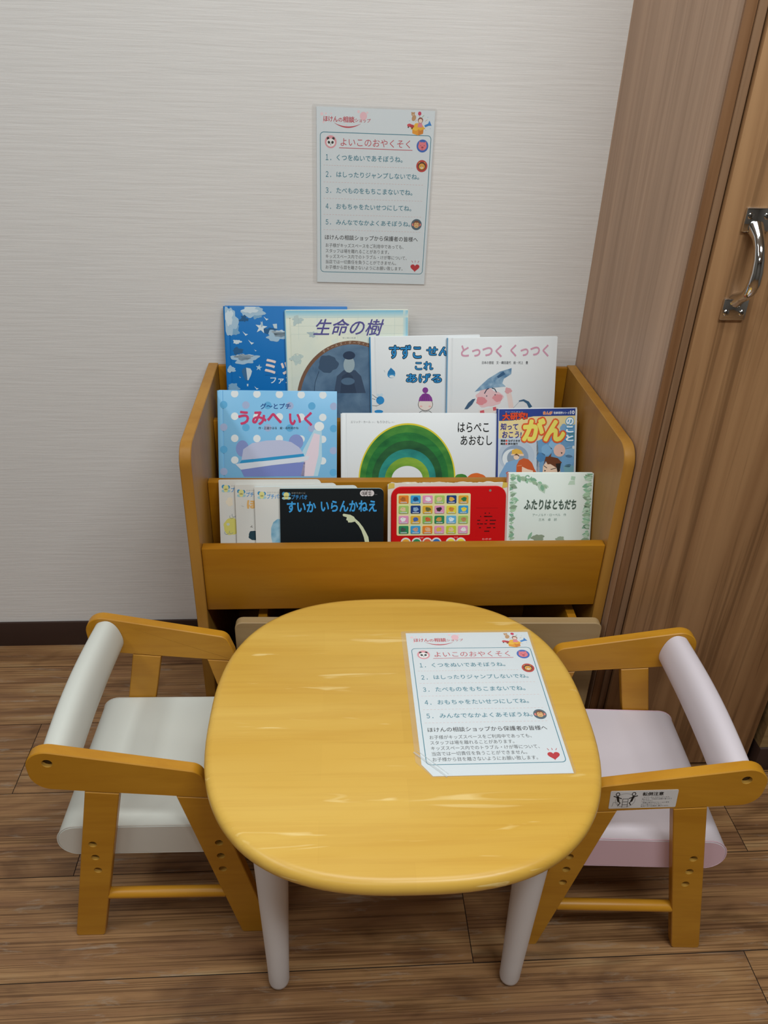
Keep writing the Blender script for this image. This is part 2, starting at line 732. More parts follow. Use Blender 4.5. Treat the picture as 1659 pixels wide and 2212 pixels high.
mb = MB()
mb.box(WX0, WX1, WY, 0, -0.03, -0.0012, M_SEAM)
rnd = random.Random(4)
PITCH, PL = 0.1815, 1.22
butt = {1: -0.618, 2: -0.453, 3: 0.224, 4: 0.673, 0: 0.42}
layer = mb.bm.faces.layers.float.new('plank')
g = 0.0007
for row in range(-1, 24):
    ya, yb = -0.082 - PITCH * row, -0.082 - PITCH * (row + 1)
    ya, yb = min(ya, 0), max(yb, WY)
    if ya <= yb:
        continue
    b0 = butt.get(row, rnd.uniform(0, PL))
    x = b0 - PL * math.ceil((b0 - WX0) / PL)
    while x < WX1:
        xa, xb = max(x, WX0), min(x + PL, WX1)
        x += PL
        if xb - xa < 0.002:
            continue
        f = mb.poly([(xa + g, yb + g, 0), (xb - g, yb + g, 0), (xb - g, ya - g, 0), (xa + g, ya - g, 0)], M_FLOOR)
        f[layer] = rnd.random()
struct(mb.build('floor', keep=True))

mb = MB()
mb.box(WX0, 0.50, -0.006, 0, 0, 0.069, M_BASE, 0.001)
struct(mb.build('baseboard_back'))

# the closet that stands forward on the right: its side, its jamb and its door
CX, CY = 0.502, -0.410
mb = MB()
mb.box(CX, CX + 0.02, CY, 0, 0, CEIL, M_PANEL)
struct(mb.build('wall_closet_side'))
mb = MB()
mb.box(CX + 0.0005, CX + 0.0155, CY - 0.004, CY + 0.0, 0, CEIL, M_JAMB, 0.0008)
mb.box(CX + 0.016, CX + 0.0275, CY - 0.0065, CY + 0.0, 0, CEIL, M_JAMB2, 0.001)
mb.box(CX + 0.0275, 0.533, CY + 0.004, CY + 0.02, 0, CEIL, M_GAP)  # near-black strip: shade of the gap beside the jamb, put into colour
struct(mb.build('trim_1'))
DX0, DX1, DY = 0.5315, 0.855, -0.4235
mb = MB()
mb.box(DX0, DX1, DY, DY + 0.022, 0.008, 2.1, M_DOOR, 0.0006)
door = struct(mb.build('door_1'))
mb = MB()
mb.box(0.855, 0.872, CY + 0.005, CY + 0.02, 0, CEIL, M_GAP)  # no real trim: black strips paint the shade in the door gaps
mb.box(DX0, 0.86, CY + 0.004, CY + 0.02, 0.0, 0.0075, M_GAP)
struct(mb.build('door_gap_shade'))
mb = MB()
mb.box(0.865, WX1, -0.436, -0.41, 0.062, CEIL, M_SIDEW)
struct(mb.build('wall_side'))
mb = MB()
mb.box(0.865, WX1, -0.441, -0.41, 0, 0.062, M_BASE, 0.001)
struct(mb.build('baseboard_side'))
mb = MB()
mb.box(CX, WX1, CY, CY + 0.02, 2.1, CEIL, M_PANEL)
struct(mb.build('wall_closet_top'))

# chrome pull handle on the door
mb = MB()
hx = 0.5795
for z0, z1, s in ((1.058, 1.090, 1), (0.936, 0.967, -1)):
    mb.box(hx - 0.0185, hx + 0.0185, DY - 0.0052, DY, z0, z1, M_CHROME, 0.0022, seg=2)
path = [(-.003, 1.0630), (-.010, 1.0590), (-.019, 1.0525), (-.028, 1.042), (-.035, 1.028), (-.0385, 1.012), (-.038, .998),
        (-.034, .987), (-.026, .9785), (-.017, .9735), (-.010, .9695), (-.003, .9655)]
rad = [.0122, .0098, .0078, .0072, .0074, .0080, .0086, .0085, .0076, .0074, .0086, .0108]
mb.tube([(hx, DY + a, z) for a, z in path], rad, M_CHROME, 24)
handle = mb.build('door_handle', door)
handle['label'] = 'chrome arched pull handle'
for z in (1.0795, 0.9475):
    for dx in (-0.0115, 0.0115):
        mb = MB()
        Ms = Matrix.Translation((hx + dx, DY - 0.0052, z)) @ Matrix.Rotation(PI / 2, 4, 'X')
        mb.lathe([(0.0044, -0.0005), (0.0044, 0.0004), (0.0034, 0.0011), (0.0018, 0.0013), (0.0004, 0.0013)], M_CHROME, Ms, 20)
        for a in (0.4, 0.4 + PI / 2):
            mb.box(-0.0026, 0.0026, -0.0004, 0.0004, 0.0012, 0.00145, M_BOLT, 0, Ms @ Matrix.Rotation(a, 4, 'Z'))
        mb.build('screw', handle)

# ---------------------------------------------------------------- book rack
RX0, RX1, RD = -0.2395, 0.5005, -0.388
rack = thing('book_rack', 'honey-brown wooden book rack with three stepped tiers against the white wall', 'book rack',
             Matrix.Translation(((RX0 + RX1) / 2, -0.2, 0)))
Ri = rack.matrix_world.inverted()


def rpart(mb, name):
    o = mb.build(name, rack)
    o.matrix_parent_inverse = Ri
    return o


prof = fillet([(-0.009, 0.0, 0.001), (-0.009, 0.716, 0.003), (RD, 0.711, 0.034), (RD, 0.0, 0.001)], 8)
for x in (RX0, RX1 - 0.019):
    mb = MB()
    Mx = Matrix(((0, 0, 1, x), (1, 0, 0, 0), (0, 1, 0, 0), (0, 0, 0, 1)))
    mb.prism(prof, 0.019, M_RACKV, Mx, 0.0012)
    rpart(mb, 'side_panel')
XI0, XI1 = RX0 + 0.0195, RX1 - 0.0195
mb = MB()
mb.box(XI0, XI1, -0.021, -0.009, 0.06, 0.713, M_RACK, 0.001)
rpart(mb, 'back_panel')
for y0, y1, z0, z1, nm in ((-0.383, -0.3635, 0.391, 0.520, 'front_board'), (-0.262, -0.244, 0.391, 0.583, 'divider_board'),
                           (-0.140, -0.122, 0.456, 0.648, 'divider_board')):
    mb = MB()
    mb.box(XI0, XI1, y0, y1, z0, z1, M_RACK, 0.0012)
    rpart(mb, nm)
for y0, y1, z in ((-0.363, -0.2625, 0.412), (-0.2435, -0.1405, 0.470), (-0.1215, -0.0215, 0.535)):
    mb = MB()
    mb.box(XI0, XI1, y0, y1, z - 0.014, z, M_RACK, 0.0005)
    rpart(mb, 'shelf')
mb = MB()
mb.box(XI0, XI1, -0.35, -0.0215, 0.02, 0.035, M_RACK, 0.0005)
rpart(mb, 'bottom_board')

# drawer pulled out a little below the shelves
MD = Matrix.Translation((0.159, -0.403, 0.0)) @ Matrix.Rotation(-0.026, 4, 'Z')
mb = MB()
mb.prism(fillet([(-0.331, 0.036, 0.004), (0.331, 0.036, 0.004), (0.331, 0.377, 0.014), (-0.331, 0.377, 0.014)], 5), 0.018,
         M_BIN, Matrix(((1, 0, 0, 0), (0, 0, 1, -0.009), (0, 1, 0, 0), (0, 0, 0, 1))), 0.0012)
drawer = mb.build('drawer', rack)
drawer.matrix_local = Ri @ MD
drawer['label'] = 'beige drawer front board'
for sx in (-0.285, 0.285):
    mb = MB()
    mb.box(sx - 0.008, sx + 0.008, 0.0095, 0.335, 0.05, 0.365, M_RACK, 0.001)
    mb.build('drawer_side', drawer)
mb = MB()
mb.box(-0.2765, 0.2765, 0.0095, 0.335, 0.05, 0.062, M_RACK, 0.0005)
mb.build('drawer_base', drawer)
mb = MB()
mb.box(-0.2765, 0.2765, 0.323, 0.335, 0.0625, 0.365, M_RACK, 0.001)
mb.build('drawer_back', drawer)

# ---------------------------------------------------------------- table
TX, TY, TA = 0.1005, -0.675, 0.2785
tab = thing('activity_table', 'low square yellow wooden table with rounded corners and white legs', 'table',
            Matrix.Translation((TX, TY, 0)) @ Matrix.Rotation(-0.015, 4, 'Z'))


def squircle(a, z, n=96, e=2.62):
    out = []
    for k in range(n):
        t = 2 * PI * k / n
        c, s = math.cos(t), math.sin(t)
        out.append(Vector((a * math.copysign(abs(c) ** (2 / e), c), a * math.copysign(abs(s) ** (2 / e), s), z)))
    return out


mb = MB()
Z1 = 0.4258
prof = [(0.012, Z1 - 0.027), (0.008, Z1 - 0.0265), (0.0035, Z1 - 0.0238), (0.0009, Z1 - 0.0195), (0.0, Z1 - 0.0135), (0.0009, Z1 - 0.0078),
        (0.0035, Z1 - 0.0036), (0.0078, Z1 - 0.0010), (0.0122, Z1)]
mb.loft([squircle(TA - i, z, 128) for i, z in prof], M_TABLE)
mb.build('tabletop', tab)
for lx, ly in ((-0.183, -0.152), (0.178, -0.157), (-0.183, 0.155), (0.178, 0.155)):
    mb = MB()
    bx, by = lx, ly
    prof = [(0.004, 0.0), (0.009, 0.0006), (0.0128, 0.003), (0.0150, 0.007), (0.0160, 0.013), (0.0166, 0.05), (0.0262, 0.3985)]
    mb.loft([[Vector((lx + r * math.cos(2 * PI * k / 32), ly + r * math.sin(2 * PI * k / 32), z)) for k in range(32)]
             for r, z in prof], M_LEGW)
    mb.build('leg', tab)

# ---------------------------------------------------------------- chairs
FT, CW = 0.0175, 0.309        # frame thickness, chair width


def leg_holes(pts):
    return [circ(s, z, 0.0062, 18) for s, z in pts]


def make_chair(label, M, top_mat, side_mat, sticker=False):
    t = thing('toddler_chair', label, 'chair', M, 'toddler chairs at the low table')
    arm = fillet([(-0.0285, 0.4215 + 0.0085, 0.031), (0.2085, 0.3805, 0.019), (0.2195, 0.346, 0.02), (0.2225, 0.3275, 0.001),
                  (0.172, 0.3315, 0.03), (0.045, 0.3445, 0.03), (-0.0245, 0.3525, 0.031)], 9)
    for side in (0, 1):
        # c axis runs inward from the outer face, so the holes sit on the outer faces
        if side == 0:
            F = Matrix(((1, 0, 0, 0), (0, 0, 1, 0), (0, 1, 0, 0), (0, 0, 0, 1)))
        else:
            F = Matrix(((1, 0, 0, 0), (0, 0, -1, CW), (0, 1, 0, 0), (0, 0, 0, 1)))
        mb = MB()
        mb.prism(arm, FT, M_CHAIR, F, 0.0013, [circ(0.004, 0.402, 0.0074, 18)], 0.006, M_HOLE, M_HOLED)
        a = mb.build('armrest', t)
        mb = MB()
        mb.lathe([(0.0005, 0.0), (0.0036, 0.0), (0.0036, 0.0018), (0.0005, 0.0018)], M_BOLT,
                 F @ Matrix.Translation((0.004, 0.402, 0.0042)), 12)
        mb.build('bolt', a)
        rear = fillet([(0.0452, 0.3435, 0), (0.0928, 0.3385, 0), (0.0222, 0.0, 0.005), (-0.0238, 0.0, 0.005)], 4)
        rh = [(0.0385, 0.229), (0.0377, 0.1985), (0.037, 0.168)]
        mb = MB()
        mb.prism(rear, FT, M_CHAIR, F, 0.0012, leg_holes(rh), 0.008, M_HOLE, M_HOLE)
        rl = mb.build('leg', t)
        front = fillet([(0.172, 0.3305, 0), (0.2222, 0.3265, 0), (0.2945, 0.0, 0.005), (0.2455, 0.0, 0.005)], 4)
        fh = [(0.2245, 0.2275), (0.225, 0.197), (0.2255, 0.1655)]
        mb = MB()
        mb.prism(front, FT, M_CHAIR, F, 0.0012, leg_holes(fh), 0.008, M_HOLE, M_HOLE)
        fl = mb.build('leg', t)
        for par, hs in ((rl, rh), (fl, fh)):
            for (s, z) in hs[:2]:
                mb = MB()
                mb.lathe([(0.0005, 0.0), (0.0040, 0.0), (0.0040, 0.002), (0.0005, 0.002)], M_BOLT,
                         F @ Matrix.Translation((s, z, 0.006)), 12)
                mb.build('bolt', par)
        mb = MB()
        yc = FT * 0.5 if side == 0 else CW - FT * 0.5
        mb.tube([(0.0405, yc, 0.099), (0.044, yc, 0.099), (0.15, yc, 0.0985), (0.2245, yc, 0.098)], [0.0085, 0.0092, 0.0092, 0.0092],
                M_CHAIR, 16)
        mb.build('stretcher', t)
    # seat: padded slab with rounded front and back ends
    prof = fillet([(-0.0215, 0.1815, 0.029), (0.262, 0.1815, 0.026), (0.262, 0.2445, 0.03), (-0.0215, 0.2445, 0.036)], 9)
    mb = MB()
    mb.prism(prof, CW - 2 * FT - 0.002, top_mat, Matrix(((1, 0, 0, 0), (0, 0, 1, FT + 0.001), (0, 1, 0, 0), (0, 0, 0, 1))), 0.0022,
             cap_mat=side_mat)
    seat = mb.build('seat', t)
    for yy in (FT + 0.0022, CW - FT - 0.0022):
        mb = MB()
        ps = [(a, yy, b) for a, b in prof]
        mb.tube(ps + ps[:2], 0.0009, side_mat, 6)
        mb.build('piping', seat)
    # backrest roll, bowed backwards in the middle
    rings = []
    N = 24
    for i in range(N + 1):
        u = i / N
        y = FT + 0.0005 + (CW - 2 * FT - 0.001) * u
        bow = -0.005 * math.sin(PI * u)
        k = 1.0 + 0.04 * math.sin(PI * u)
        ring = []
        for q in range(36):
            a = 2 * PI * q / 36
            c, s = math.cos(a), math.sin(a)
            px = 0.0205 * math.copysign(abs(c) ** 0.78, c) * k
            pz = 0.0315 * math.copysign(abs(s) ** 0.86, s) * k
            th = 0.26
            ring.append(Vector((0.0115 + bow + px * math.cos(th) - pz * math.sin(th), y, 0.386 + px * math.sin(th) + pz * math.cos(th))))
        rings.append(ring)
    mb = MB()
    mb.loft(rings, top_mat)
    mb.build('backrest', t)
    if sticker:
        mb = MB()
        SW, SH = 0.0945, 0.0365
        prof = fillet([(0, 0, 0.002), (SW, 0, 0.002), (SW, SH, 0.002), (0, SH, 0.002)], 4)
        mb.prism(prof, 0.0003, ink('#d9d6d6', 0.4), Matrix.Translation((0, 0, -0.0003)), 0)
        A = Art(mb, lambda x, y: (x / 430 * SW, SH - y / 120 * SH))
        A.EPS = 4e-5
        k = '#1b1b1b'
        # circle with two stick figures at a chair
        A.line(circ(100, 64, 62, 40, 46), 6, '#b9b6b6', 1, True)
        for cx, fl in ((48, 1), (150, -1)):
            A.line(circ(cx, 22, 11, 20), 5, k, 2, True)
            A.P([(cx - 8, 36), (cx + 8, 36), (cx + 10 * fl + 6, 72), (cx + 10 * fl - 8, 72)], k, 2)
            A.line([(cx, 42), (cx + 28 * fl, 52)], 6, k, 2)
            A.line([(cx, 42), (cx - 26 * fl, 34)], 6, k, 2)
            A.line([(cx + 8 * fl, 70), (cx + 22 * fl, 82), (cx + 10 * fl, 98)], 7, k, 2)
        for x in (84, 118):
            A.line([(x, 52), (x, 112)], 3, k, 3)
        for y in (54, 74, 94):
            A.line([(84, y), (118, y)], 3, k, 3)
        A.line([(20, 104), (26, 76), (52, 78), (58, 108)], 2.5, '#777777', 3)
        A.T('転倒注意', 206, 12, 338, 36, k, 2, 0.025)
        rows = ['・チェアーの上で立ち上がったり、', '飛んだり、不安定な姿勢で座ったり', 'しないで下さい。',
                '・後輪の後方からフレームに足を', 'かけて乗らないで下さい。', '転倒や思わぬ事故に繋がります。']
        for i, (s, x1) in enumerate(zip(rows, (382, 396, 278, 384, 338, 384))):
            A.T(s, 206, 43 + i * 12, x1, 52 + i * 12, '#3a3a3a', 2)
        lab = mb.build('warning_label', t, keep=True)
        # +Y outer face: text runs towards -X
        lab.matrix_local = (Matrix.Translation((0.1855, CW + 0.0004, 0.3368)) @ Matrix.Rotation(R(4.4), 4, 'Y')
                            @ Matrix(((-1, 0, 0, 0), (0, 0, 1, 0), (0, 1, 0, 0), (0, 0, 0, 1))))
        lab['label'] = 'white warning sticker with a pictogram'
    return t


def frame2(P, u):
    u = Vector((u[0], u[1], 0)).normalized()
    return Matrix(((u.x, -u.y, 0, P[0]), (u.y, u.x, 0, P[1]), (0, 0, 1, 0), (0, 0, 0, 1)))


make_chair('small wooden toddler armchair with white vinyl seat and backrest, left of the table',
           frame2((-0.3949, -0.735), (1, -0.019)), M_WVINYL, M_WSIDE)
u = Vector((0.3336 - 0.577, -0.7825 + 0.7987)).normalized()
nrm = Vector((-u.y, u.x))
P = Vector((0.577, -0.7987)) - nrm * CW
make_chair('wooden toddler armchair with pale pink vinyl seat and warning sticker, right of the table',
           frame2(P, u), M_PVINYL, M_PSIDE, True)


# ---------------------------------------------------------------- laminated notices (A4)
def animal(A, kind, cx, cy, r):
    if kind == 'panda':
        A.E(cx, cy, r, r, '#e8a0a8', 2)
        for s in (-1, 1):
            A.E(cx + s * r * 0.45, cy - r * 0.52, r * 0.22, r * 0.22, '#1c1c1c', 3)
        A.E(cx, cy + r * 0.12, r * 0.72, r * 0.62, '#f4f4f2', 4)
        for s in (-1, 1):
            A.E(cx + s * r * 0.30, cy + r * 0.08, r * 0.2, r * 0.23, '#1c1c1c', 5, rot=s * 0.5)
        A.E(cx, cy + r * 0.34, r * 0.08, r * 0.06, '#1c1c1c', 5)
        A.line([(cx - r * .12, cy + r * .48), (cx, cy + r * .52), (cx + r * .12, cy + r * .48)], r * 0.05, '#444444', 5)
    elif kind == 'pig':
        A.E(cx, cy, r, r, '#3568bd', 2)
        for s in (-1, 1):
            A.P([(cx + s * r * .2, cy - r * .5), (cx + s * r * .58, cy - r * .72), (cx + s * r * .62, cy - r * .3)], '#e8727e', 3)
        A.E(cx, cy + r * 0.04, r * 0.72, r * 0.64, '#ea7d88', 4)
        A.E(cx, cy + r * 0.22, r * 0.24, r * 0.16, '#d2535f', 5)
        for s in (-1, 1):
            A.E(cx + s * r * 0.08, cy + r * 0.22, r * 0.05, r * 0.08, '#5b1f24', 6)
            A.E(cx + s * r * 0.3, cy - r * 0.06, r * 0.06, r * 0.06, '#3a1c20', 5)
        A.line([(cx - r * .12, cy + r * .48), (cx, cy + r * .52), (cx + r * .12, cy + r * .48)], r * 0.06, '#8a2f38', 5)
    elif kind == 'lion':
        A.E(cx, cy, r, r, '#c4382e', 2)
        for s in (-1, 1):
            A.E(cx + s * r * 0.45, cy - r * 0.5, r * 0.17, r * 0.17, '#e0a23c', 3)
        A.E(cx, cy, r * 0.72, r * 0.68, '#5a2a16', 4)
        A.E(cx, cy + r * 0.08, r * 0.54, r * 0.5, '#e8a93f', 5)
        A.E(cx, cy + r * 0.26, r * 0.22, r * 0.16, '#f5ecd9', 6)
        A.E(cx, cy + r * 0.19, r * 0.08, r * 0.06, '#4a2412', 7)
        for s in (-1, 1):
            A.E(cx + s * r * 0.22, cy - r * 0.02, r * 0.055, r * 0.055, '#3a2012', 7)
    else:
        A.E(cx, cy, r, r, '#4d6472', 2)
        for s in (-1, 1):
            A.E(cx + s * r * 0.62, cy + r * .02, r * 0.24, r * 0.26, '#e8857c', 3)
        A.E(cx, cy - r * 0.1, r * 0.6, r * 0.62, '#7c4526', 4)
        A.E(cx - r * .18, cy - r * .12, r * 0.26, r * 0.26, '#e9b87c', 5)
        A.E(cx + r * .18, cy - r * .12, r * 0.26, r * 0.26, '#e9b87c', 5)
        A.E(cx, cy + r * 0.22, r * 0.46, r * 0.38, '#e9b87c', 6)
        for s in (-1, 1):
            A.E(cx + s * r * 0.18, cy - r * 0.06, r * 0.05, r * 0.06, '#4a2c18', 7)
        A.line([(cx - r * .2, cy + r * .3), (cx, cy + r * .38), (cx + r * .2, cy + r * .3)], r * 0.07, '#9a5a3a', 7)


def notice_print(A):
    red, teal, blk = '#c8414f', '#2c7f93', '#26262a'
    # shop logo
    A.E(88.5, 16.5, 6.2, 6.6, '#f3c3cb', 1)
    for x, y, r in ((17, 15.5, 2.6), (24, 14.5, 1.6), (33, 14.5, 1.4), (80, 10, 2.4), (95, 11, 1.8), (20, 28, 1.6), (59, 31.5, 1.6)):
        A.E(x, y, r, r, '#f6d5da', 1, 14)
    A.T('ほけん', 20, 18.6, 44.5, 26.8, red, 2, 0.022)
    A.T('の', 45.6, 20.8, 52.2, 26.5, red, 2, 0.018)
    A.T('相談', 53.2, 18.0, 73.2, 27.2, red, 2, 0.022)
    A.T('ショップ', 74.2, 20.4, 101, 26.4, red, 2, 0.012)
    arc_ = []
    for k in range(25):
        t = k / 24
        arc_.append((38.5 + 45.2 * t, 28.3 + 6.2 * math.sin(PI * t) ** 0.8 + 0.3 * t))
    for k in range(24):
        wd = 0.25 + 2.0 * math.sin(PI * (k + 0.5) / 24)
        A.line([arc_[k], arc_[k + 1]], wd, red, 2)
    # toys jumping out of a box
    A.P([(174, 31), (185, 33.5), (185, 43.5), (174.5, 40.5)], '#ef9f1f', 3)
    A.P([(185, 33.5), (194, 30), (193.4, 40.5), (185, 43.5)], '#dc8413', 3)
    A.P([(174, 31), (170.5, 33.5), (181, 36.5), (185, 33.5)], '#f7c53a', 4)
    A.P([(185, 33.5), (187.5, 36), (197, 32.5), (194, 30)], '#f4b52a', 4)
    A.P([(174, 31), (179, 24.5), (189, 23.5), (194, 30), (185, 33.5)], '#f6bb33', 2)
    A.E(174.2, 10.6, 3.0, 3.0, '#c8996c', 3, 18)
    A.E(172.0, 8.4, 1.1, 1.1, '#b58558', 2, 12)
    A.E(176.4, 8.4, 1.1, 1.1, '#b58558', 2, 12)
    A.E(176.0, 16.5, 3.6, 5.0, '#c8996c', 2, 18, 0.4)
    A.E(174.4, 11.6, 1.2, 0.9, '#e8d0b0', 4, 12)
    A.E(185.6, 9.2, 2.9, 3.1, '#d2355c', 3, 18)
    A.line([(185.6, 12.2), (186.2, 15.5)], 0.4, '#d2355c', 3)
    A.E(187.6, 19.6, 4.6, 4.6, '#8c4a32', 3, 18)
    A.E(187.6, 20.6, 3.4, 3.2, '#f2d6c4', 4, 18)
    A.P([(184.4, 24), (190.6, 24), (192, 30.5), (183, 30.5)], '#e58a9a', 4)
    A.E(169.0, 28.0, 4.2, 2.6, '#d84a55', 3, 18)
    A.E(173.5, 29.4, 3.6, 2.6, '#c22b35', 4, 18)
    for x, y in ((167, 31), (173.6, 32.6)):
        A.E(x, y, 1.2, 1.2, '#3c2420', 5, 12)
    A.P([(196.5, 30.2), (194.8, 27.2), (201.4, 24.2), (203.2, 19.5), (207.6, 27.4), (202.6, 27.6)], '#2f86cf', 4)
    A.line([(190, 15), (193.5, 11.6)], 0.6, '#6fa34a', 3)
    A.line([(181.5, 19), (178.2, 22)], 0.5, '#d8843c', 3)
    A.line([(196, 21), (199.5, 18)], 0.5, '#e0a040', 3)
    for x, y in ((168.4, 21), (200, 14.4), (205.5, 32), (198, 35)):
        A.E(x, y, 0.5, 0.5, '#5aa0c8', 3, 8)
    # frame
    A.line(fillet([(14.2, 43.4, 6), (208, 43.4, 6), (207.4, 282, 6), (14.8, 282, 6)], 6), 1.1, teal, 1, True)
    # heading
    animal(A, 'panda', 32.4, 58.6, 10.3)
    animal(A, 'pig', 193.6, 60.0, 10.4)
    animal(A, 'lion', 194.6, 92.6, 10.0)
    animal(A, 'monkey', 190.9, 192.3, 9.8)
    A.T('よいこのおやくそく', 49.7, 51.9, 171.8, 64.4, red, 2, 0.0)
    A.rect(47, 67.1, 176.3, 68.1, red, 2)
    rules = [('１．', 'くつをぬいであそぼうね。', 78.4, 88.0, 159.6, 96.4, 180), ('２．', 'はしったりジャンプしないでね。', 106.0, 115.6, 190.8, 124.1, 201),
             ('３．', 'たべものをもちこまないでね。', 132.8, 142.2, 180.3, 151.5, 201),
             ('４．', 'おもちゃをたいせつにしてね。', 160.0, 169.4, 179.8, 179.1, 201),
             ('５．', 'みんなでなかよくあそぼうね。', 187.4, 196.5, 179.4, 205.6, 201)]
    for nmb, s, y0, y1, x1, yd, xd in rules:
        A.T(nmb, 23.8, y0 + 0.2, 33.4, y1, teal, 2, 0.008)
        A.T(s, 43.0, y0, x1, y1, teal, 2, 0.008)
        A.dash(19.8, yd, xd, yd, 34, 0.55, '#dcb7b4', 1)
    A.T('ほけんの相談ショップから保護者の皆様へ', 22.6, 214.4, 194.9, 223.2, blk, 2, 0.008)
    body = [('お子様がキッズスペースをご利用中であっても、', 229.4, 236.8, 169.2), ('スタッフは場を離れることがあります。', 239.5, 246.8, 142.4),
            ('キッズスペース内でのトラブル・けが等について、', 249.5, 256.8, 176.2),
            ('当店では一切責任を負うことができません。', 259.4, 266.6, 156.5), ('お子様から目を離さないようにお願い致します。', 269.4, 276.6, 169.4)]
    for s, y0, y1, x1 in body:
        A.T(s, 23.8, y0, x1, y1, '#4a4a4c', 2)
    # heart
    hp = []
    for k in range(40):
        t = 2 * PI * k / 40
        hp.append((192.7 + 8.6 * math.sin(t) ** 3, 270.2 - 0.5 * (13 * math.cos(t) - 5 * math.cos(2 * t) - 2 * math.cos(3 * t) - math.cos(4 * t))))
    A.P(hp, '#c41f2c', 2)
    for a, b in (((186, 257.5), (188, 261)), ((192.6, 257), (192.7, 260.6)), ((199.6, 257.5), (197.6, 261))):
        A.line([a, b], 0.8, '#c41f2c', 2)


# local frame of a notice: x right 0..0.216, y up 0..0.303, z out of the sheet
class RaisedArt(Art):
    def v(self, x, y):
        a, b = self.f(x, y)
        return self.mb.bm.verts.new((a, b, 0.0003 + self.L * 4e-5))


def paper_sheet(cut):
    mb = MB()
    pts = [(0.0078, 0.2985), (0.2124, 0.2985), (0.2124, 0.0016)] + ([(0.0215, 0.0016), (0.0078, 0.0215)] if cut else [(0.0078, 0.0016)])
    mb.prism(pts, 0.0002, M_PAPER, Matrix.Translation((0, 0, 0.0001)), 0)
    notice_print(RaisedArt(mb, lambda x, y: (x / 1000, 0.303 - y / 1000)))
    return mb.build('paper_sheet', keep=True)


def notice(label, M, cut_corner):
    t = thing('laminated_notice', label, 'notice', M, 'laminated rule notices')
    o = paper_sheet(cut_corner)
    o.parent = t
    mb = MB()
    r = 0.004
    if cut_corner:
        pl = fillet([(0.0, 0.303, r), (0.216, 0.303, r), (0.216, 0.0, r), (0.020, 0.0, 0.002), (0.0, 0.026, 0.002)], 5)
    else:
        pl = fillet([(0.0, 0.303, r), (0.216, 0.303, r), (0.216, 0.0, r), (0.0, 0.0, r)], 5)
    mb.prism(pl, 0.0009, M_FILM, None, 0)
    mb.build('laminate_film', t)
    if cut_corner:
        mb = MB()
        for a, b, wd in (((-0.001, 0.043), (0.040, -0.0005), 0.0042), ((0.004, 0.046), (0.043, 0.004), 0.0016)):  # pale see-through stripes painting the highlight along the crease
            mb.tube([(a[0], a[1], 0.0008), ((a[0] + b[0]) / 2, (a[1] + b[1]) / 2, 0.0013), (b[0], b[1], 0.0008)],
                    [wd * 0.3, wd * 0.4, wd * 0.25], M_CREASE_HIGHLIGHT, 8)
        mb.build('crease_highlights', t)
    return t


ph = -0.0096
notice('laminated rules notice fixed to the white wall above the book rack', Matrix.Translation((0.0781, -0.0012, 1.0234))
       @ Matrix.Rotation(PI / 2, 4, 'X') @ Matrix.Rotation(ph, 4, 'Z') @ Matrix.Translation((-0.108, -0.1515, 0)), False)
notice('laminated rules notice with a creased corner lying flat on the yellow table', Matrix.Translation((0.2214, -0.6474, Z1 + 0.0003))
       @ Matrix.Rotation(-0.0076, 4, 'Z') @ Matrix.Translation((-0.108, -0.1515, 0)), True)

# ---------------------------------------------------------------- books
TIER = {'F': (-0.262, 0.583, R(20), 0.412), 'M': (-0.140, 0.648, R(22), 0.470), 'B': (-0.034, 0.713, R(14.6), 0.535)}
GB = 'books facing out on the rack'


def place(tier, xtl, vtl, phi, off, th):
    """frame with origin at the lower left front corner of the cover, and the height of the book"""
    y0, z0, a, fl = TIER[tier]
    n = Vector((0, -math.cos(a), math.sin(a)))
    up = Vector((0, math.sin(a), math.cos(a)))
    tl = Vector((xtl, y0, z0)) + n * off + up * vtl
    H = (tl.z - fl - th * math.sin(a)) / math.cos(a) - 0.0015
    H -= max(0.0, phi) * 0.0
    ex = Vector((math.cos(phi), 0, 0)) + up * math.sin(phi)
    ey = ex.cross(n) * -1
    org = tl - ey * H
    M = Matrix(((ex.x, ey.x, n.x, org.x), (ex.y, ey.y, n.y, org.y), (ex.z, ey.z, n.z, org.z), (0, 0, 0, 1)))
    return M, H


def cover_map(tl, tr, bl, br, yb, W, H, sy):
    """drawing units (read on the cover) to cover coordinates: left edge tl->bl, right edge tr->br over y..yb"""
    def f(x, y):
        tx = (y - tl[1]) / (yb - tl[1])
        xl = tl[0] + (bl - tl[0]) * tx
        xr = tr[0] + (br - tr[0]) * tx
        u = (x - xl) / (xr - xl)
        yt = tl[1] + (tr[1] - tl[1]) * u
        return u * W, H - (y - yt) / sy
    return f


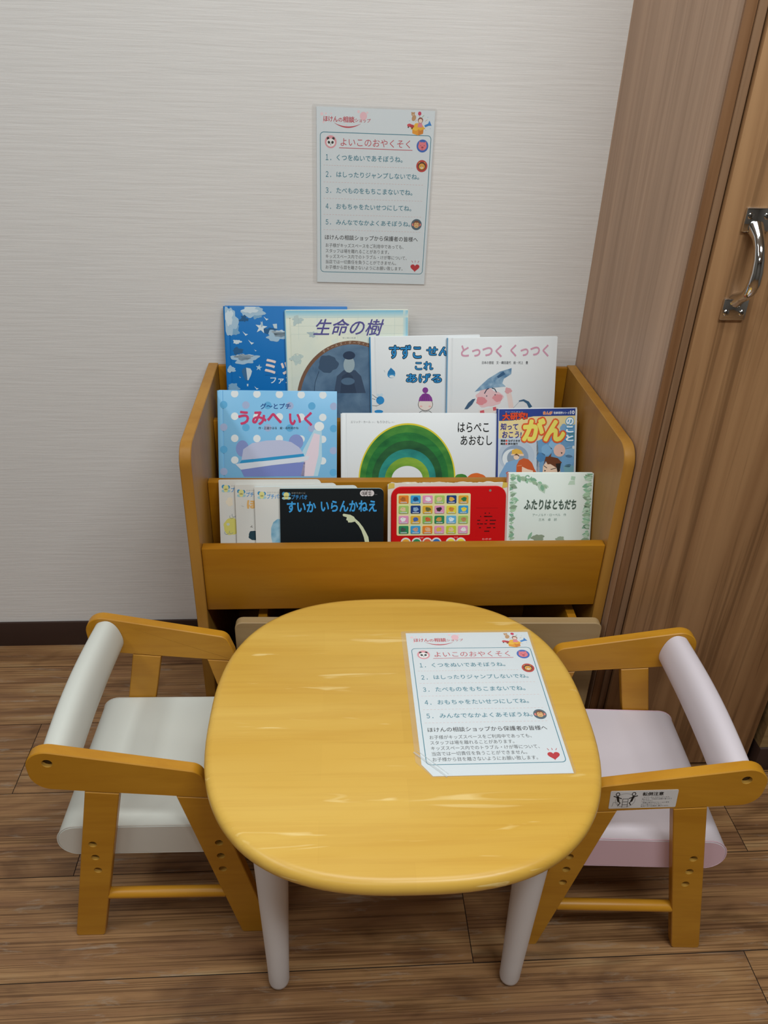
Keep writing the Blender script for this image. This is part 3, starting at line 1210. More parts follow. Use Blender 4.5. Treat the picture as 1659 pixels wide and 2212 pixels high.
def hardcover(name, label, tier, xtl, vtl, W, phi, off, th, face, spine_mat, mapping, draw, pages=M_PAGES, back=None, hinge=True,
              rot_extra=0.0):
    M, H = place(tier, xtl, vtl, phi, off, th)
    t = thing(name, label, 'book', M, GB)
    mb = MB()
    if hinge:
        mb.box(0, 0.0075, 0, H, -0.0022, -0.0001, face, 0.0007)
        mb.box(0.0060, 0.0105, 0.0003, H - 0.0003, -0.0026, -0.0010, face)
        mb.box(0.009, W, 0, H, -0.0024, 0, face, 0.0007)
    else:
        mb.box(0, W, 0, H, -0.0012, 0, face, 0.0004)
    A = Art(mb, cover_map(*mapping[:5], W, H, mapping[5]), (0.0009, W - 0.0009, 0.001, H - 0.0009))
    draw(A)
    mb.build('front_cover', t, keep=True)
    mb = MB()
    mb.box(0.0005, W + (0.0 if back is None else back), 0, H + 0.0006, -th, -th + 0.0022, face, 0.0006)
    mb.build('back_cover', t)
    mb = MB()
    mb.box(0.003, W - 0.003 + (0 if back is None else back), 0.002, H - 0.0028, -th + 0.0024, -0.0028 if hinge else -0.0014, pages, 0.0003)
    mb.build('page_block', t)
    mb = MB()
    ring = fillet([(0.0006, -0.0002, 0.0008), (0.0006, -th + 0.0002, 0.0008), (-0.0022, -th + 0.0006, 0.0022), (-0.0022, -0.0008, 0.0022)], 4)
    mb.loft([[Vector((a, y, b)) for a, b in ring] for y in (0.0003, H - 0.0003)], spine_mat)
    mb.build('spine', t)
    return t


WHITE = ink('#e6e8ea', 0.4)


# --- back tier
def d_sky(A):
    blue2, w1, w2, w3 = '#1a78bd', '#cfdde6', '#a9c4d8', '#7fa9c9'
    for x, y, rx, ry, c, s in ((320, 120, 90, 48, w2, 1), (300, 108, 60, 30, w1, 2), (360, 150, 40, 30, w3, 3), (140, 200, 55, 110, w2, 4),
                               (128, 170, 34, 60, w1, 5), (170, 270, 45, 40, w3, 6), (195, 365, 34, 16, w1, 7), (520, 320, 85, 42, w2, 8),
                               (545, 300, 60, 28, w1, 9), (460, 280, 55, 26, '#2c5f8c', 10), (255, 505, 105, 40, w2, 11),
                               (250, 490, 70, 26, w1, 12), (200, 440, 40, 28, '#2c5f8c', 13), (145, 590, 34, 26, w2, 14), (160, 740, 50, 32, w3, 15)):
        A.blob(x, y, rx, ry, c, 1 + (s % 3) + (2 if c == w1 else 0), s, 0.35)

    def star(cx, cy, r, c, L):
        p = []
        for k in range(10):
            a = -PI / 2 + PI * k / 5 + 0.15
            q = r if k % 2 == 0 else r * 0.4
            p.append((cx + q * math.cos(a), cy + q * math.sin(a)))
        A.P(p, c, L)
    star(392, 252, 52, '#d9e4ea', 6)
    A.P([(392, 252), (385, 200), (408, 236)], '#a9c0cf', 7)
    star(374, 578, 28, '#b8d2e2', 6)
    for x, y, s in ((432, 180, 1), (262, 300, 1.1), (310, 370, 1.2), (345, 436, 0.5), (218, 655, 0.4), (355, 748, 0.9)):
        A.P([(x - 22 * s, y - 18 * s), (x, y), (x + 20 * s, y + 4 * s), (x + 2 * s, y + 16 * s)], '#d5e3ec', 6)
    A.blob(250, 180, 30, 24, '#2a5c88', 6, 31, 0.6)
    A.P([(485, 225), (520, 222), (522, 262), (498, 258)], '#c5d6df', 6)
    # hot-air balloon
    A.P([(232, 605), (245, 582), (274, 576), (303, 584), (317, 607), (308, 640), (288, 682), (266, 682), (242, 640)], '#3c6d98', 6)
    A.P([(268, 577), (303, 584), (317, 607), (308, 640), (288, 682), (280, 682)], '#cfdbe2', 7)
    A.P([(274, 712), (288, 712), (286, 732), (276, 732)], '#c8d6de', 6)
    pink = '#f1d9d2'
    A.T('ミッケ!', 426, 506, 820, 634, pink, 7, 0.03)
    A.T('ファンタジー', 470, 656, 836, 712, '#e6edf2', 7, 0.02)
    A.dash(425, 640, 600, 640, 1, 2, '#13639f', 7)
    A.T('さがして', 600, 476, 760, 498, pink, 7)


hardcover('picture_book', 'blue sky-and-clouds picture book with a balloon, leftmost on the back tier', 'B', -0.2007, 0.1181, 0.2342, 0.0043,
          0.008, 0.0075, ink('#1272bb', 0.35), ink('#1272bb', 0.35), ((90, 78), (1095, 92), 118, 1115, 760, 4290), d_sky)


M_KIBLUE = mottled('night_blue_print', '#4a6683', '#6f8aa3', (26, 26, 26), 0.4, 0.3, 0.7)
M_CREAM = mottled('cream_print', '#d9dfd2', '#e4e5d3', (14, 14, 14), 0.4, 0.35, 0.65, '#c4dbe0')


def d_tree(A):
    for k in range(5):
        c = ('#7fc0dc', '#95cbe0', '#abd5e2', '#bfdde2', '#cfe2de')[k]
        A.P([(594, 105 + k * 13), (1590, 98 + k * 13), (1590, 112 + k * 13), (594, 120 + k * 13)], c, 1 + k * 0.15)
        A.P([(1594 - k * 9, 100), (1584 - k * 9, 100), (1604 - k * 9, 770), (1616 - k * 9, 770)], c, 1.07 + k * 0.15)
    for x in (700, 850, 1015, 1180, 1350, 1480):
        A.line([(x, 118), (x + 3, 340)], 1.2, '#b9cfcf', 2)
    for y in (150, 235, 300):
        A.line([(640, y), (1560, y - 8)], 1.0, '#c0d2cf', 2)
    A.blob(690, 190, 40, 34, '#bccdcc', 2, 3, 0.5)
    A.blob(690, 500, 46, 40, '#c3d2cc', 2, 5, 0.5)
    A.line(circ(690, 490, 34, 20), 2, '#a9bdbb', 3, True)
    A.blob(815, 300, 36, 22, '#b2c3c6', 2, 9, 0.5)
    purple = '#5b5596'
    A.T('生命の樹', 822, 178, 1392, 308, purple, 4, 0.012, 0.28)
    A.T('せいめいのき', 1058, 322, 1166, 334, '#8c97a0', 4)
    cx, cy, rx, ry = 1142, 830, 448, 480
    A.E(cx, cy, rx, ry, '#7d5a46', 3, 64)
    A.E(cx, cy, rx - 28, ry - 30, M_KIBLUE, 4, 64)
    s = 'チャールズ・ダーウィンの'
    for k, ch in enumerate(s):
        a = -PI / 2 - 0.56 + k * 0.085
        A.G(ch, cx + (rx - 14) * math.cos(a), cy + (ry - 15) * math.sin(a), 26, '#cdbba8', a + PI / 2, 5)
    # plain dark shapes standing for the picture
    A.blob(945, 540, 80, 72, '#41566f', 5, 4, 0.15)
    A.P([(1000, 780), (1020, 640), (1075, 590), (1170, 590), (1220, 640), (1262, 780)], '#3f5068', 5)
    A.P([(1050, 780), (1062, 640), (1110, 606), (1150, 640), (1186, 780)], '#34435a', 6)
    A.E(1118, 545, 46, 66, '#9fb0b8', 6, 24)
    A.E(1116, 470, 50, 34, '#2f3f58', 7, 24)
    A.E(1112, 682, 56, 30, '#56708a', 7, 24)
    A.line([(872, 600), (842, 690), (836, 775)], 5, '#33475f', 5)


hardcover('picture_book', 'cream picture book with purple title above a brown-ringed dark blue circle, back tier', 'B', -0.0848, 0.1119,
          0.2358, 0.0150, 0.016, 0.0075, M_CREAM, ink('#7fb6cf', 0.4), ((592, 110), (1590, 102), 622, 1612, 770, 4245), d_tree)


def d_suzu(A):
    k, b = '#15181c', '#2f8fd0'
    A.T('すずこ', 195, 338, 412, 424, b, 3, 0.022, 0, (0.075, k))
    A.T('せんせい', 452, 346, 770, 402, b, 3, 0.022, 0, (0.075, k))
    A.T('これ', 374, 446, 494, 500, b, 3, 0.022, 0, (0.075, k))
    A.T('あげる', 314, 528, 554, 588, b, 3, 0.022, 0, (0.075, k))
    A.E(208, 535, 27, 24, '#3f97cf', 2)
    A.P([(185, 515), (205, 488), (232, 512), (236, 530), (181, 534)], '#2c7fb8', 3)
    A.E(212, 548, 17, 9, '#dfe9ef', 4)
    A.line([(158, 505), (165, 520)], 2, '#88aaaa', 2)
    # small blue parcel
    A.E(132, 712, 28, 28, '#2f8fd0', 3)
    A.E(118, 676, 12, 9, '#cfe0ea', 3, rot=0.6)
    A.E(140, 674, 12, 9, '#cfe0ea', 3, rot=-0.6)
    A.line([(76, 672), (100, 690), (122, 700)], 2, k, 4)
    A.line([(76, 748), (110, 750), (136, 738)], 2, k, 4)
    A.line([(76, 700), (98, 706)], 2, k, 4)
    A.E(122, 790, 30, 12, '#2f8fd0', 3)
    # plain round shapes: pale disc under a purple cap and bun
    A.E(446, 738, 52, 44, k, 3)
    A.E(446, 738, 49, 41, '#ecdfd8', 4)
    A.P([(398, 716), (404, 690), (424, 666), (447, 660), (472, 668), (490, 690), (496, 716)], '#8a3f97', 5)
    A.E(444, 640, 20, 20, '#8a3f97', 5)
    for x in (420, 436, 452, 468):
        A.line([(x, 714), (447 + (x - 447) * 0.5, 668)], 2, '#5d2568', 6)
    A.line([(404, 795), (424, 782), (446, 790), (470, 782), (490, 795)], 3, k, 4)
    A.E(416, 752, 9, 6, '#f0b9b4', 5)
    A.E(476, 752, 9, 6, '#f0b9b4', 5)


hardcover('picture_book', 'white picture book with blue hand-drawn title, second from right on the back tier', 'B', 0.0778, 0.0638, 0.2135, 0.028,
          0.024, 0.0075, WHITE, ink('#3f93cc', 0.4), ((65, 285), (818, 262), 74, 820, 795, 3505), d_suzu)


def d_totsu(A):
    A.T('とっつく', 692, 338, 970, 414, '#d9a2b8', 3, 0.03)
    A.T('くっつく', 1032, 334, 1294, 410, '#d9a2b8', 3, 0.03)
    A.T('日本の昔話　文・織田道代　絵・村上　豊', 836, 442, 1154, 462, '#4a4a50', 3, 0.01)
    # pale wash shapes: pink blot under a slanting blue one
    A.blob(890, 690, 92, 62, '#e9c3c6', 2, 3, 0.18)
    A.blob(838, 710, 36, 28, '#e08f96', 3, 4, 0.15)
    A.blob(950, 690, 34, 26, '#e2989e', 3, 5, 0.15)
    A.P([(790, 648), (830, 606), (880, 560), (960, 512), (1042, 488), (1040, 528), (990, 560), (980, 590), (1004, 612), (900, 622)],
        mottled('wash_blue', '#5a86ad', '#9fbcd2', (60, 60, 60), 0.5), 4)
    A.P([(940, 545), (985, 510), (1000, 530), (950, 556)], '#3c6288', 5)
    A.line([(858, 660), (872, 634), (888, 624)], 6, '#2b3a52', 5)
    A.line([(908, 622), (928, 628), (942, 652)], 6, '#2b3a52', 5)
    A.E(874, 676, 4, 4, '#33404e', 5)
    A.E(932, 668, 4, 4, '#33404e', 5)
    A.P([(798, 694), (776, 698), (748, 722), (722, 766), (744, 766), (776, 734)], '#41607e', 4)
    A.line([(1098, 712), (1130, 706), (1160, 722), (1180, 756)], 26, '#3c6384', 4, False, (0.3, 1.0))
    A.blob(1022, 640, 24, 20, '#e3a9ad', 4, 8, 0.25)
    A.line([(1024, 650), (1034, 690), (1046, 760)], 34, '#ecd5cf', 3)
    A.P([(820, 775), (950, 745), (952, 795), (826, 800)], '#e6ddd8', 3)
    A.P([(830, 778), (858, 772), (862, 798), (832, 800)], '#d5606c', 4)
    A.P([(918, 754), (940, 750), (942, 774), (922, 778)], '#d5606c', 4)
    A.line([(1060, 760), (1100, 716)], 2, '#8a9aa8', 3)


hardcover('picture_book', 'white picture book with pale pink title, rightmost on the back tier', 'B', 0.2277, 0.0639, 0.2152, 0.020,
          0.032, 0.0075, WHITE, ink('#7aa9cc', 0.4), ((600, 290), (1357, 280), 604, 1343, 780, 3450), d_totsu)


# --- middle tier
def d_umi(A):
    for k, row in enumerate(((165, 305), (660, 300), (400, 300), (905, 300))):
        pass

    def dots(y, xs, c, r=42, L=2):
        for x in xs:
            A.E(x, y, r, r, c, L, 26)
    W_ = '#e8edf0'
    for y in (158, 408, 655, 900):
        for i, x in enumerate((345, 594, 846, 1092, 1337)):
            yy = y + (i - 0) * 4
            dots(yy, (x,), W_)
    for r, y in enumerate((280, 530, 780, 1030)):
        for i, x in enumerate((222, 470, 716, 964, 1212, 1460)):
            c = '#62b0e0' if (i + r) % 2 == 0 else '#a9b8dc'
            dots(y + i * 4, (x,), c, 42, 1)
    A.T('グ〜とプチ', 634, 266, 972, 328, '#1c4f93', 5, 0.02)
    pink = '#cf3f6e'
    A.T('うみへ', 390, 354, 868, 500, pink, 5, 0.04, 0, None, 0)
    A.T('いく', 960, 368, 1212, 512, pink, 5, 0.04)
    A.T('作・正道かほる　絵・谷村あかね', 612, 526, 1062, 556, '#3c4450', 5, 0.01)
    # pale beam with a ball on top
    A.P([(1240, 560), (1326, 572), (1330, 900), (1285, 1090), (1060, 1090), (1110, 800)], '#b9dced', 3)
    A.P([(1238, 600), (1306, 620), (1290, 850), (1235, 1090), (1090, 1090), (1140, 860)], '#ecd9e4', 4)
    A.E(1298, 525, 55, 52, '#eff2f3', 5)
    # plain sun hat with a blue ribbon
    A.E(430, 770, 72, 92, '#8b9ad2', 3)
    A.E(1035, 700, 82, 86, '#8b9ad2', 3)
    A.P([(420, 900), (440, 780), (540, 710), (700, 682), (860, 676), (980, 700), (1070, 760), (1125, 840)], '#c3c7e2', 4)
    A.P([(400, 935), (420, 905), (760, 868), (1120, 832), (1130, 862), (760, 905)], '#2f98cf', 5)
    A.P([(350, 945), (760, 905), (1190, 858), (1170, 905), (1050, 932), (760, 962), (415, 1010)], '#dfe3ee', 6)
    A.P([(412, 1008), (760, 962), (1140, 925), (1130, 1090), (450, 1090)], '#7f8ccd', 4)


hardcover('picture_book', 'light blue polka-dot picture book with red title, leftmost on the middle tier', 'M', -0.2076, 0.0574, 0.2203, -0.0073,
          0.012, 0.010, ink('#84c1ea', 0.32), ink('#84c1ea', 0.32), ((160, 120), (1497, 136), 176, 1501, 1085, 6010), d_umi)


def d_green(A):
    cols = [mottled('leaf_print_%s' % n, a, b_, (22, 40, 22), 0.45, 0.3, 0.7) for n, a, b_ in
            (('deep', '#0f5a2c', '#2f8a3c'), ('teal', '#16706c', '#2f9a8c'), ('mid', '#1f6f2f', '#57993a'), ('dark', '#12452a', '#2c6b35'),
             ('lime', '#4d8a2c', '#93b53c'))]

    def arch(cx, cy, rx0, ry0, rx1, ry1, c, L):
        n = 48
        pts = [(cx + rx1 * math.cos(PI + PI * k / n), cy + ry1 * math.sin(PI + PI * k / n)) for k in range(n + 1)]
        pts += [(cx + rx0 * math.cos(2 * PI - PI * k / n), cy + ry0 * math.sin(2 * PI - PI * k / n)) for k in range(n + 1)]
        A.P(pts, c, L)
    cx, cy = 672, 715
    arch(cx, cy, 420, 485, 436, 503, '#e3cf3a', 1)
    R0 = [(140, 118), (200, 196), (258, 270), (316, 346), (372, 420), (424, 488)]
    for i, c in enumerate((cols[4], cols[1], cols[3], cols[0], cols[2])):
        arch(cx, cy, *R0[i], *R0[i + 1], c, 2)
    A.T('はらぺこ', 1122, 206, 1404, 292, '#151515', 3, 0.012)
    A.T('あおむし', 1150, 324, 1436, 410, '#151515', 3, 0.012)
    A.T('エリック・カール', 158, 190, 334, 212, '#7d7d80', 3)
    A.T('さく／', 345, 196, 384, 210, '#aeb2b4', 3)
    A.T('もりひさし', 392, 190, 512, 212, '#7d7d80', 3)
    A.T('やく', 522, 198, 548, 210, '#aeb2b4', 3)
    A.blob(1300, 716, 84, 50, '#dc6a28', 2, 3, 0.05)
    A.blob(1160, 716, 60, 44, cols[2], 2, 4, 0.06)


hardcover('picture_book', 'wide white picture book with a green arch on its cover, centre of the middle tier', 'M', 0.0212, 0.0154, 0.2960, 0.0023,
          0.013, 0.011, WHITE, WHITE, ((75, 125), (1478, 125), 90, 1474, 705, 4741), d_green)


def d_manga(A):
    A.rect(118, 200, 1277, 1300, '#e8d49c', 1)
    A.P([(118, 600), (700, 560), (760, 1300), (118, 1300)], '#c6d0dc', 2)
    A.P([(690, 640), (860, 560), (1277, 380), (1277, 1300), (700, 1300)], '#6f9fc8', 2)
    for x, y, r, c in ((840, 770, 80, '#7fb0d8'), (970, 690, 90, '#8cbade'), (1160, 930, 95, '#74a6d0'), (1190, 800, 85, '#86b4da'),
                       (760, 880, 70, '#4f86b8'), (1100, 440, 60, '#7fa9cf'), (1220, 560, 70, '#5d8f9f'), (1180, 1060, 80, '#78aab8')):
        A.blob(x, y, r, r, c, 3, int(x), 0.12)
    A.E(1035, 775, 88, 95, '#e7bdb0', 5)
    A.P([(1055, 800), (1085, 810), (1065, 830)], '#2b2b2b', 6)
    A.line([(1120, 750), (1240, 730)], 5, '#3a4450', 6)
    A.E(1245, 728, 20, 24, '#dfe6ea', 6)
    # ring-shaped scanner
    A.E(390, 860, 270, 240, '#b9c6d6', 3, 40)
    A.E(370, 880, 200, 180, '#8fa1b8', 4, 40)
    A.E(330, 900, 150, 145, '#dfe5ea', 5, 36)
    A.E(380, 890, 130, 125, '#8c9cae', 6, 36)
    A.P([(318, 830), (325, 770), (390, 750), (460, 775), (498, 840)], '#e3b24a', 7)
    A.P([(305, 832), (500, 830), (500, 860), (310, 850)], '#edcdb6', 8)
    A.E(390, 875, 42, 42, '#edcdb6', 8)
    A.P([(350, 850), (390, 822), (432, 850), (430, 872), (400, 846)], '#6b4a30', 9)
    A.P([(140, 1140), (240, 960), (420, 900), (520, 960), (440, 1160), (300, 1300), (118, 1300)], '#7fa8d0', 7)
    A.E(270, 1120, 34, 24, '#c5433a', 8)
    # two heads seen from the brow up
    A.P([(385, 1300), (392, 1000), (430, 925), (500, 893), (570, 910), (625, 965), (660, 1050), (700, 1120), (690, 1300)], '#c95a2a', 9)
    A.P([(470, 1300), (475, 1020), (560, 1060), (640, 1080), (636, 1300)], '#f0d3bd', 10)
    A.line([(400, 1010), (470, 1000)], 8, '#e59b74', 10)
    A.P([(775, 1300), (790, 1010), (850, 930), (1000, 960), (1050, 1050), (1050, 1300)], '#efcfb6', 8)
    A.P([(795, 1000), (830, 870), (870, 868), (918, 815), (905, 868), (1010, 890), (1075, 960), (1050, 975), (1045, 1100), (1000, 1040),
         (900, 980), (860, 985), (830, 935)], '#6e3d24', 10)
    A.P([(980, 975), (1060, 965), (1040, 1090), (1010, 1110)], '#26201e', 11)
    A.line([(800, 1005), (850, 1040)], 9, '#1c1a1a', 11)
    A.line([(905, 1062), (990, 1040)], 9, '#1c1a1a', 11)
    A.P([(808, 1068), (836, 1078), (815, 1096)], '#1c1a1a', 11)
    # lettering
    A.P([(118, 158), (1277, 138), (1277, 252), (640, 268), (330, 330), (118, 340)], '#27408f', 3)
    red, k = '#e04a2a', '#111111'
    A.T('大研究!', 180, 226, 548, 328, red, 4, 0.05, 0, (0.085, k), -18)
    A.T('だい けんきゅう', 220, 198, 480, 212, '#e8ecf2', 4, 0.0)
    A.T('まんが', 786, 194, 920, 240, '#e57a3a', 4, 0.05, 0, (0.09, '#f2e6d8'))
    A.T('社会科見学シリーズ', 942, 196, 1180, 232, '#e8ecf2', 4, 0.03)
    A.T('10', 1194, 180, 1252, 230, '#f4f6f8', 4, 0.03)
    A.T('知って', 150, 374, 412, 472, '#3b3a8c', 5, 0.03, 0.1)
    A.T('おこう!', 176, 494, 462, 590, '#3b3a8c', 5, 0.03, 0.1)
    A.T('がん', 486, 312, 1100, 624, '#efe06a', 12, 0.055, 0.12, (0.125, '#e2602f'))
    for i, (ch, y0, y1) in enumerate((('の', 290, 385), ('こ', 415, 500), ('と', 545, 630))):
        A.T(ch, 1135, y0, 1235, y1, '#f4f7fa', 12, 0.05, 0, (0.13, '#3f9fd6'))
    A.T('漫画', 152, 616, 220, 648, '#222222', 8, 0.03)
    A.E(240, 632, 15, 15, '#e0503a', 8)
    A.T('ながさきき', 266, 616, 440, 648, '#222222', 8, 0.03)
    A.T('構成', 152, 662, 220, 694, '#222222', 8, 0.03)
    A.E(240, 678, 15, 15, '#e0503a', 8)
    A.T('鈴木信行', 266, 662, 408, 694, '#222222', 8, 0.03)


hardcover('comic_book', 'comic book with orange-edged yellow title on blue cover, right end of middle tier', 'M', 0.3183, 0.0250,
          0.1493, 0.014, 0.020, 0.014, ink('#d8dade', 0.35), ink('#27408f', 0.4), ((120, 160), (1275, 140), 115, 1262, 1100, 7826), d_manga,
          ink('#e2e3e2', 0.6), 0.0062, False)


# --- front tier: board books with rounded corners
def board_book(label, xtl, vtl, W, phi, off, face, edge, mapping, draw, th=0.0056):
    M, H = place('F', xtl, vtl, phi, off, th)
    t = thing('board_book', label, 'book', M, GB)
    out = fillet([(0, 0, 0.001), (W, 0, 0.009), (W, H, 0.009), (0, H, 0.001)], 5)
    mb = MB()
    mb.prism(out, 0.0011, face, Matrix.Translation((0, 0, -0.0011)), 0)
    A = Art(mb, cover_map(*mapping[:5], W, H, mapping[5]))
    A.EPS = 4e-5
    draw(A)
    mb.build('front_cover', t, keep=True)
    mb = MB()
    for k in range(3):
        z1 = -0.00125 - k * 0.00145
        mb.prism(fillet([(0.0008, 0.0005, 0.001), (W - 0.0006, 0.0005, 0.009), (W - 0.0006, H - 0.0006, 0.009), (0.0008, H - 0.0006, 0.001)], 4),
                 0.00125, edge, Matrix.Translation((0, 0, z1 - 0.00125)), 0)
    mb.build('page_block', t)
    mb = MB()
    mb.prism(out, 0.0009, edge, Matrix.Translation((0, 0, -th)), 0)
    mb.build('back_cover', t)
    return t


def petit_logo(A, x, y, dark=False):
    b = '#3f8fbf'
    A.E(x - 22, y - 14, 15, 17, b, 2, 18)
    A.E(x + 22, y - 10, 14, 16, b, 2, 18)
    A.E(x, y - 6, 24, 22, '#dcd58a', 3, 22)
    A.E(x - 18, y + 24, 20, 12, '#9fc6cf', 2, 18)
    A.E(x + 20, y + 24, 20, 12, '#9fc6cf', 2, 18)
    A.E(x, y + 18, 18, 16, '#dcd58a', 3, 18)
    A.T('ひかりのくに', x + 45, y - 28, x + 165, y - 14, '#9c9a96' if not dark else '#a8a8a4', 3)
    A.T('プチパオ', x + 45, y - 6, x + 180, y + 34, '#3f8fd0', 3, 0.02)


PALE = ink('#d9d6d0', 0.45)


def d_yel(A):
    petit_logo(A, 157, 140)
    A.blob(215, 480, 78, 76, '#d8cf6f', 2, 3, 0.1)
    A.E(178, 460, 14, 12, '#c9d0cc', 3)
    for cx, cy in ((208, 392), (228, 378), (165, 535), (205, 528)):
        A.line([(cx + 17 * math.cos(a), cy + 17 * math.sin(a)) for a in (0.3 + 0.5 * k for k in range(8))], 4, '#8a9496', 3)
    A.blob(190, 260, 30, 40, '#e6d9c4', 2, 6, 0.2)


board_book('pale board book with yellow round shape, rearmost of four stacked at front left', -0.1992, 0.0056, 0.1820, 0.0011, 0.008, PALE,
           ink('#dadad6', 0.6), ((92, 68), (1000, 64), 113, 1000, 607, 4880), d_yel)


def d_org(A):
    petit_logo(A, 285, 170)
    A.T('ほん', 338, 236, 520, 306, '#e2b06a', 3, 0.045)
    A.blob(396, 548, 52, 42, '#22414e', 3, 4, 0.12)
    A.line([(362, 470), (384, 474)], 5, '#6d6a66', 3)
    A.line([(378, 456), (370, 470)], 4, '#6d6a66', 3)
    A.line([(285, 284), (306, 290)], 4, '#b3b2ae', 3)


board_book('white board book with an orange title, second from the back of the front-left stack', -0.1701, -0.0019, 0.1810, 0.0110, 0.0145, PALE,
           ink('#dadad6', 0.6), ((228, 98), (1140, 84), 243, 1140, 607, 4880), d_org)


def d_blu(A):
    petit_logo(A, 466, 188)
    A.P([(560, 640), (545, 560), (545, 480), (565, 430), (600, 402), (660, 400), (720, 640)], mottled('wash_teal', '#6fa2bd', '#a9c9d8', (50, 50, 50), 0.5), 2)


board_book('white board book with pale blue shape, directly behind the black board book', -0.1354, -0.0052, 0.1836, 0.0110, 0.021, PALE,
           ink('#cfdde0', 0.6), ((400, 120), (1310, 104), 414, 1310, 605, 4880), d_blu)


def d_blk(A):
    petit_logo(A, 683, 208, True)
    blue = '#3f9fe0'
    A.T('すいか', 690, 264, 938, 356, blue, 3, 0.03)
    A.T('いらんかねえ', 984, 256, 1468, 350, blue, 3, 0.03)
    for x, r in ((1348, 26), (1372, 28), (1398, 28), (1422, 24)):
        A.E(x, 190, r, 26, '#d9cfd0', 2, 20)
    for i, ch in enumerate('012'):
        A.T(ch, 1336 + i * 30 + (6 if i == 1 else 0), 176, 1356 + i * 30 - (6 if i == 1 else 0), 204, '#4a4444', 3)
    A.T('・・・', 1440, 198, 1470, 204, '#d9cfd0', 3)
    cream = '#d6d9b4'
    A.P([(1172, 380), (1180, 370), (1240, 380), (1272, 398), (1282, 414), (1318, 446), (1352, 490), (1380, 540), (1400, 580), (1410, 640), (1374, 640),
         (1360, 580), (1338, 520), (1312, 475), (1280, 440), (1250, 448), (1222, 448), (1218, 432), (1204, 426), (1210, 402), (1178, 392)], cream, 3)


board_book('black board book with blue title and a pale reaching arm, front of the front-left stack', -0.0903, -0.0076, 0.1845, 0.0, 0.0275,
           ink('#10161a', 0.4), ink('#b9d0d2', 0.6), ((625, 150), (1530, 148), 633, 1534, 603, 4878), d_blk)

# --- red sound book
M, H = place('F', 0.1024, -0.0010, 0.004, 0.019, 0.016)
W = 0.2180
sb = thing('sound_book', 'red plastic sound book with rows of picture buttons, middle of the front tier', 'sound book', M, GB)
mb = MB()
rnd = random.Random(7)
for k in range(4):
    z1 = -0.0052 - k * 0.0026
    pts = [(0.0, 0.001), (W, 0.001)]
    n = 30
    top = [(W - W * i / n, H + rnd.uniform(-0.0016, 0.0018) - (0.004 if i in (0, n) else 0)) for i in range(n + 1)]
    mb.prism(pts + top, 0.0024, ink(('#ded6cc', '#d8cdb8', '#e0dad4', '#d9c9b0')[k], 0.8), Matrix.Translation((0, 0, z1 - 0.0024)), 0)
for x0, x1 in ((0.0, 0.012), (W - 0.010, W)):
    mb.prism([(x0, H - 0.010), (x1, H - 0.008), (x1, H + 0.0005), (x0 + 0.002, H + 0.001)], 0.0004, ink('#d9bb55', 0.6), Matrix.Translation((0, 0, -0.0052)), 0)
mb.build('worn_pages', sb)
mb = MB()
X0, X1 = 0.0058, 0.2155
RED = ink('#cc1216', 0.3)
mb.prism(fillet([(X0, 0.0005, 0.010), (X1, 0.0005, 0.010), (X1, H - 0.0052, 0.019), (X0, H - 0.0052, 0.019)], 8), 0.0052, RED,
         Matrix.Translation((0, 0, -0.0052)), 0.0016)
fm = cover_map((85, 120), (905, 114), 83, 905, 520, X1 - X0, H - 0.0045, 3940)
rb = lambda x, y: (fm(x, y)[0] + X0, fm(x, y)[1])
A = Art(mb, rb)
for y, xs in ((338, ((720, 728), (748, 770), (752, 808))), (366, ((700, 722), (760, 775), (790, 835))), (392, ((700, 716), (720, 742), (752, 770), (790, 830))),
              (420, ((714, 728), (770, 800), (816, 832))), (446, ((752, 790),)), (314, ((752, 762), (782, 790)))):
    for a, b in xs:
        A.rect(a, y - 4, b, y + 4, '#4a0507', 1)
A.line(fillet([(690, 276, 8), (846, 276, 8), (846, 276.5, 0), (690, 276.5, 0)], 3), 2, '#a80d10', 1)
A.E(788, 149, 9, 9, '#8d7a70', 1, 18)
A.T('おいかけ', 282, 486, 314, 498, '#f2d6d0', 1)
A.T('クイズ', 534, 484, 562, 496, '#f2d6d0', 1)
A.T('オン・オフ・オフ', 740, 498, 804, 510, '#f2d6d0', 1, 0.02)
mb.build('front_panel', sb, keep=True)


def panel_pt(x, y):
    return rb(x, y)


mb = MB()
a, b = panel_pt(124, 172), panel_pt(648, 472)
mb.prism(fillet([(a[0], b[1], 0.003), (b[0], b[1], 0.003), (b[0], a[1], 0.003), (a[0], a[1], 0.003)], 4), 0.0006, ink('#e6dfa6', 0.35),
         Matrix.Translation((0, 0, 0.0)), 0)
mb.build('key_sheet', sb)
cols = [['#e8872e', '#3f9fd6', '#e598bd', '#a9c96a', '#23407f', '#e3a63a'], ['#a9c96a', '#23407f', '#e3b13a', '#e598bd', '#e8d84a', '#3f9fd6'],
        ['#e598bd', '#e3b13a', '#8dbb5a', '#2f8a5a', '#6ab4dc', '#a9c96a'], ['#2f8a5a', '#3f9fd6', '#e8872e', '#e598bd', '#c9cf3a', '#e598bd']]
icon = ['#b5682c', '#1f4f7c', '#f2eef0', '#e8c79a', '#e8b04a', '#2f7d46', '#e8c79a', '#8fb0cf', '#6a6a3a', '#3a2c30', '#d88a3a', '#f0d84a',
        '#f4f0ee', '#4a6ab0', '#d9673a', '#d99a4a', '#e3eef2', '#c98a5a', '#4a5a50', '#c9a08a', '#e8b58a', '#e0b84a', '#e8c79a', '#f0ece8']
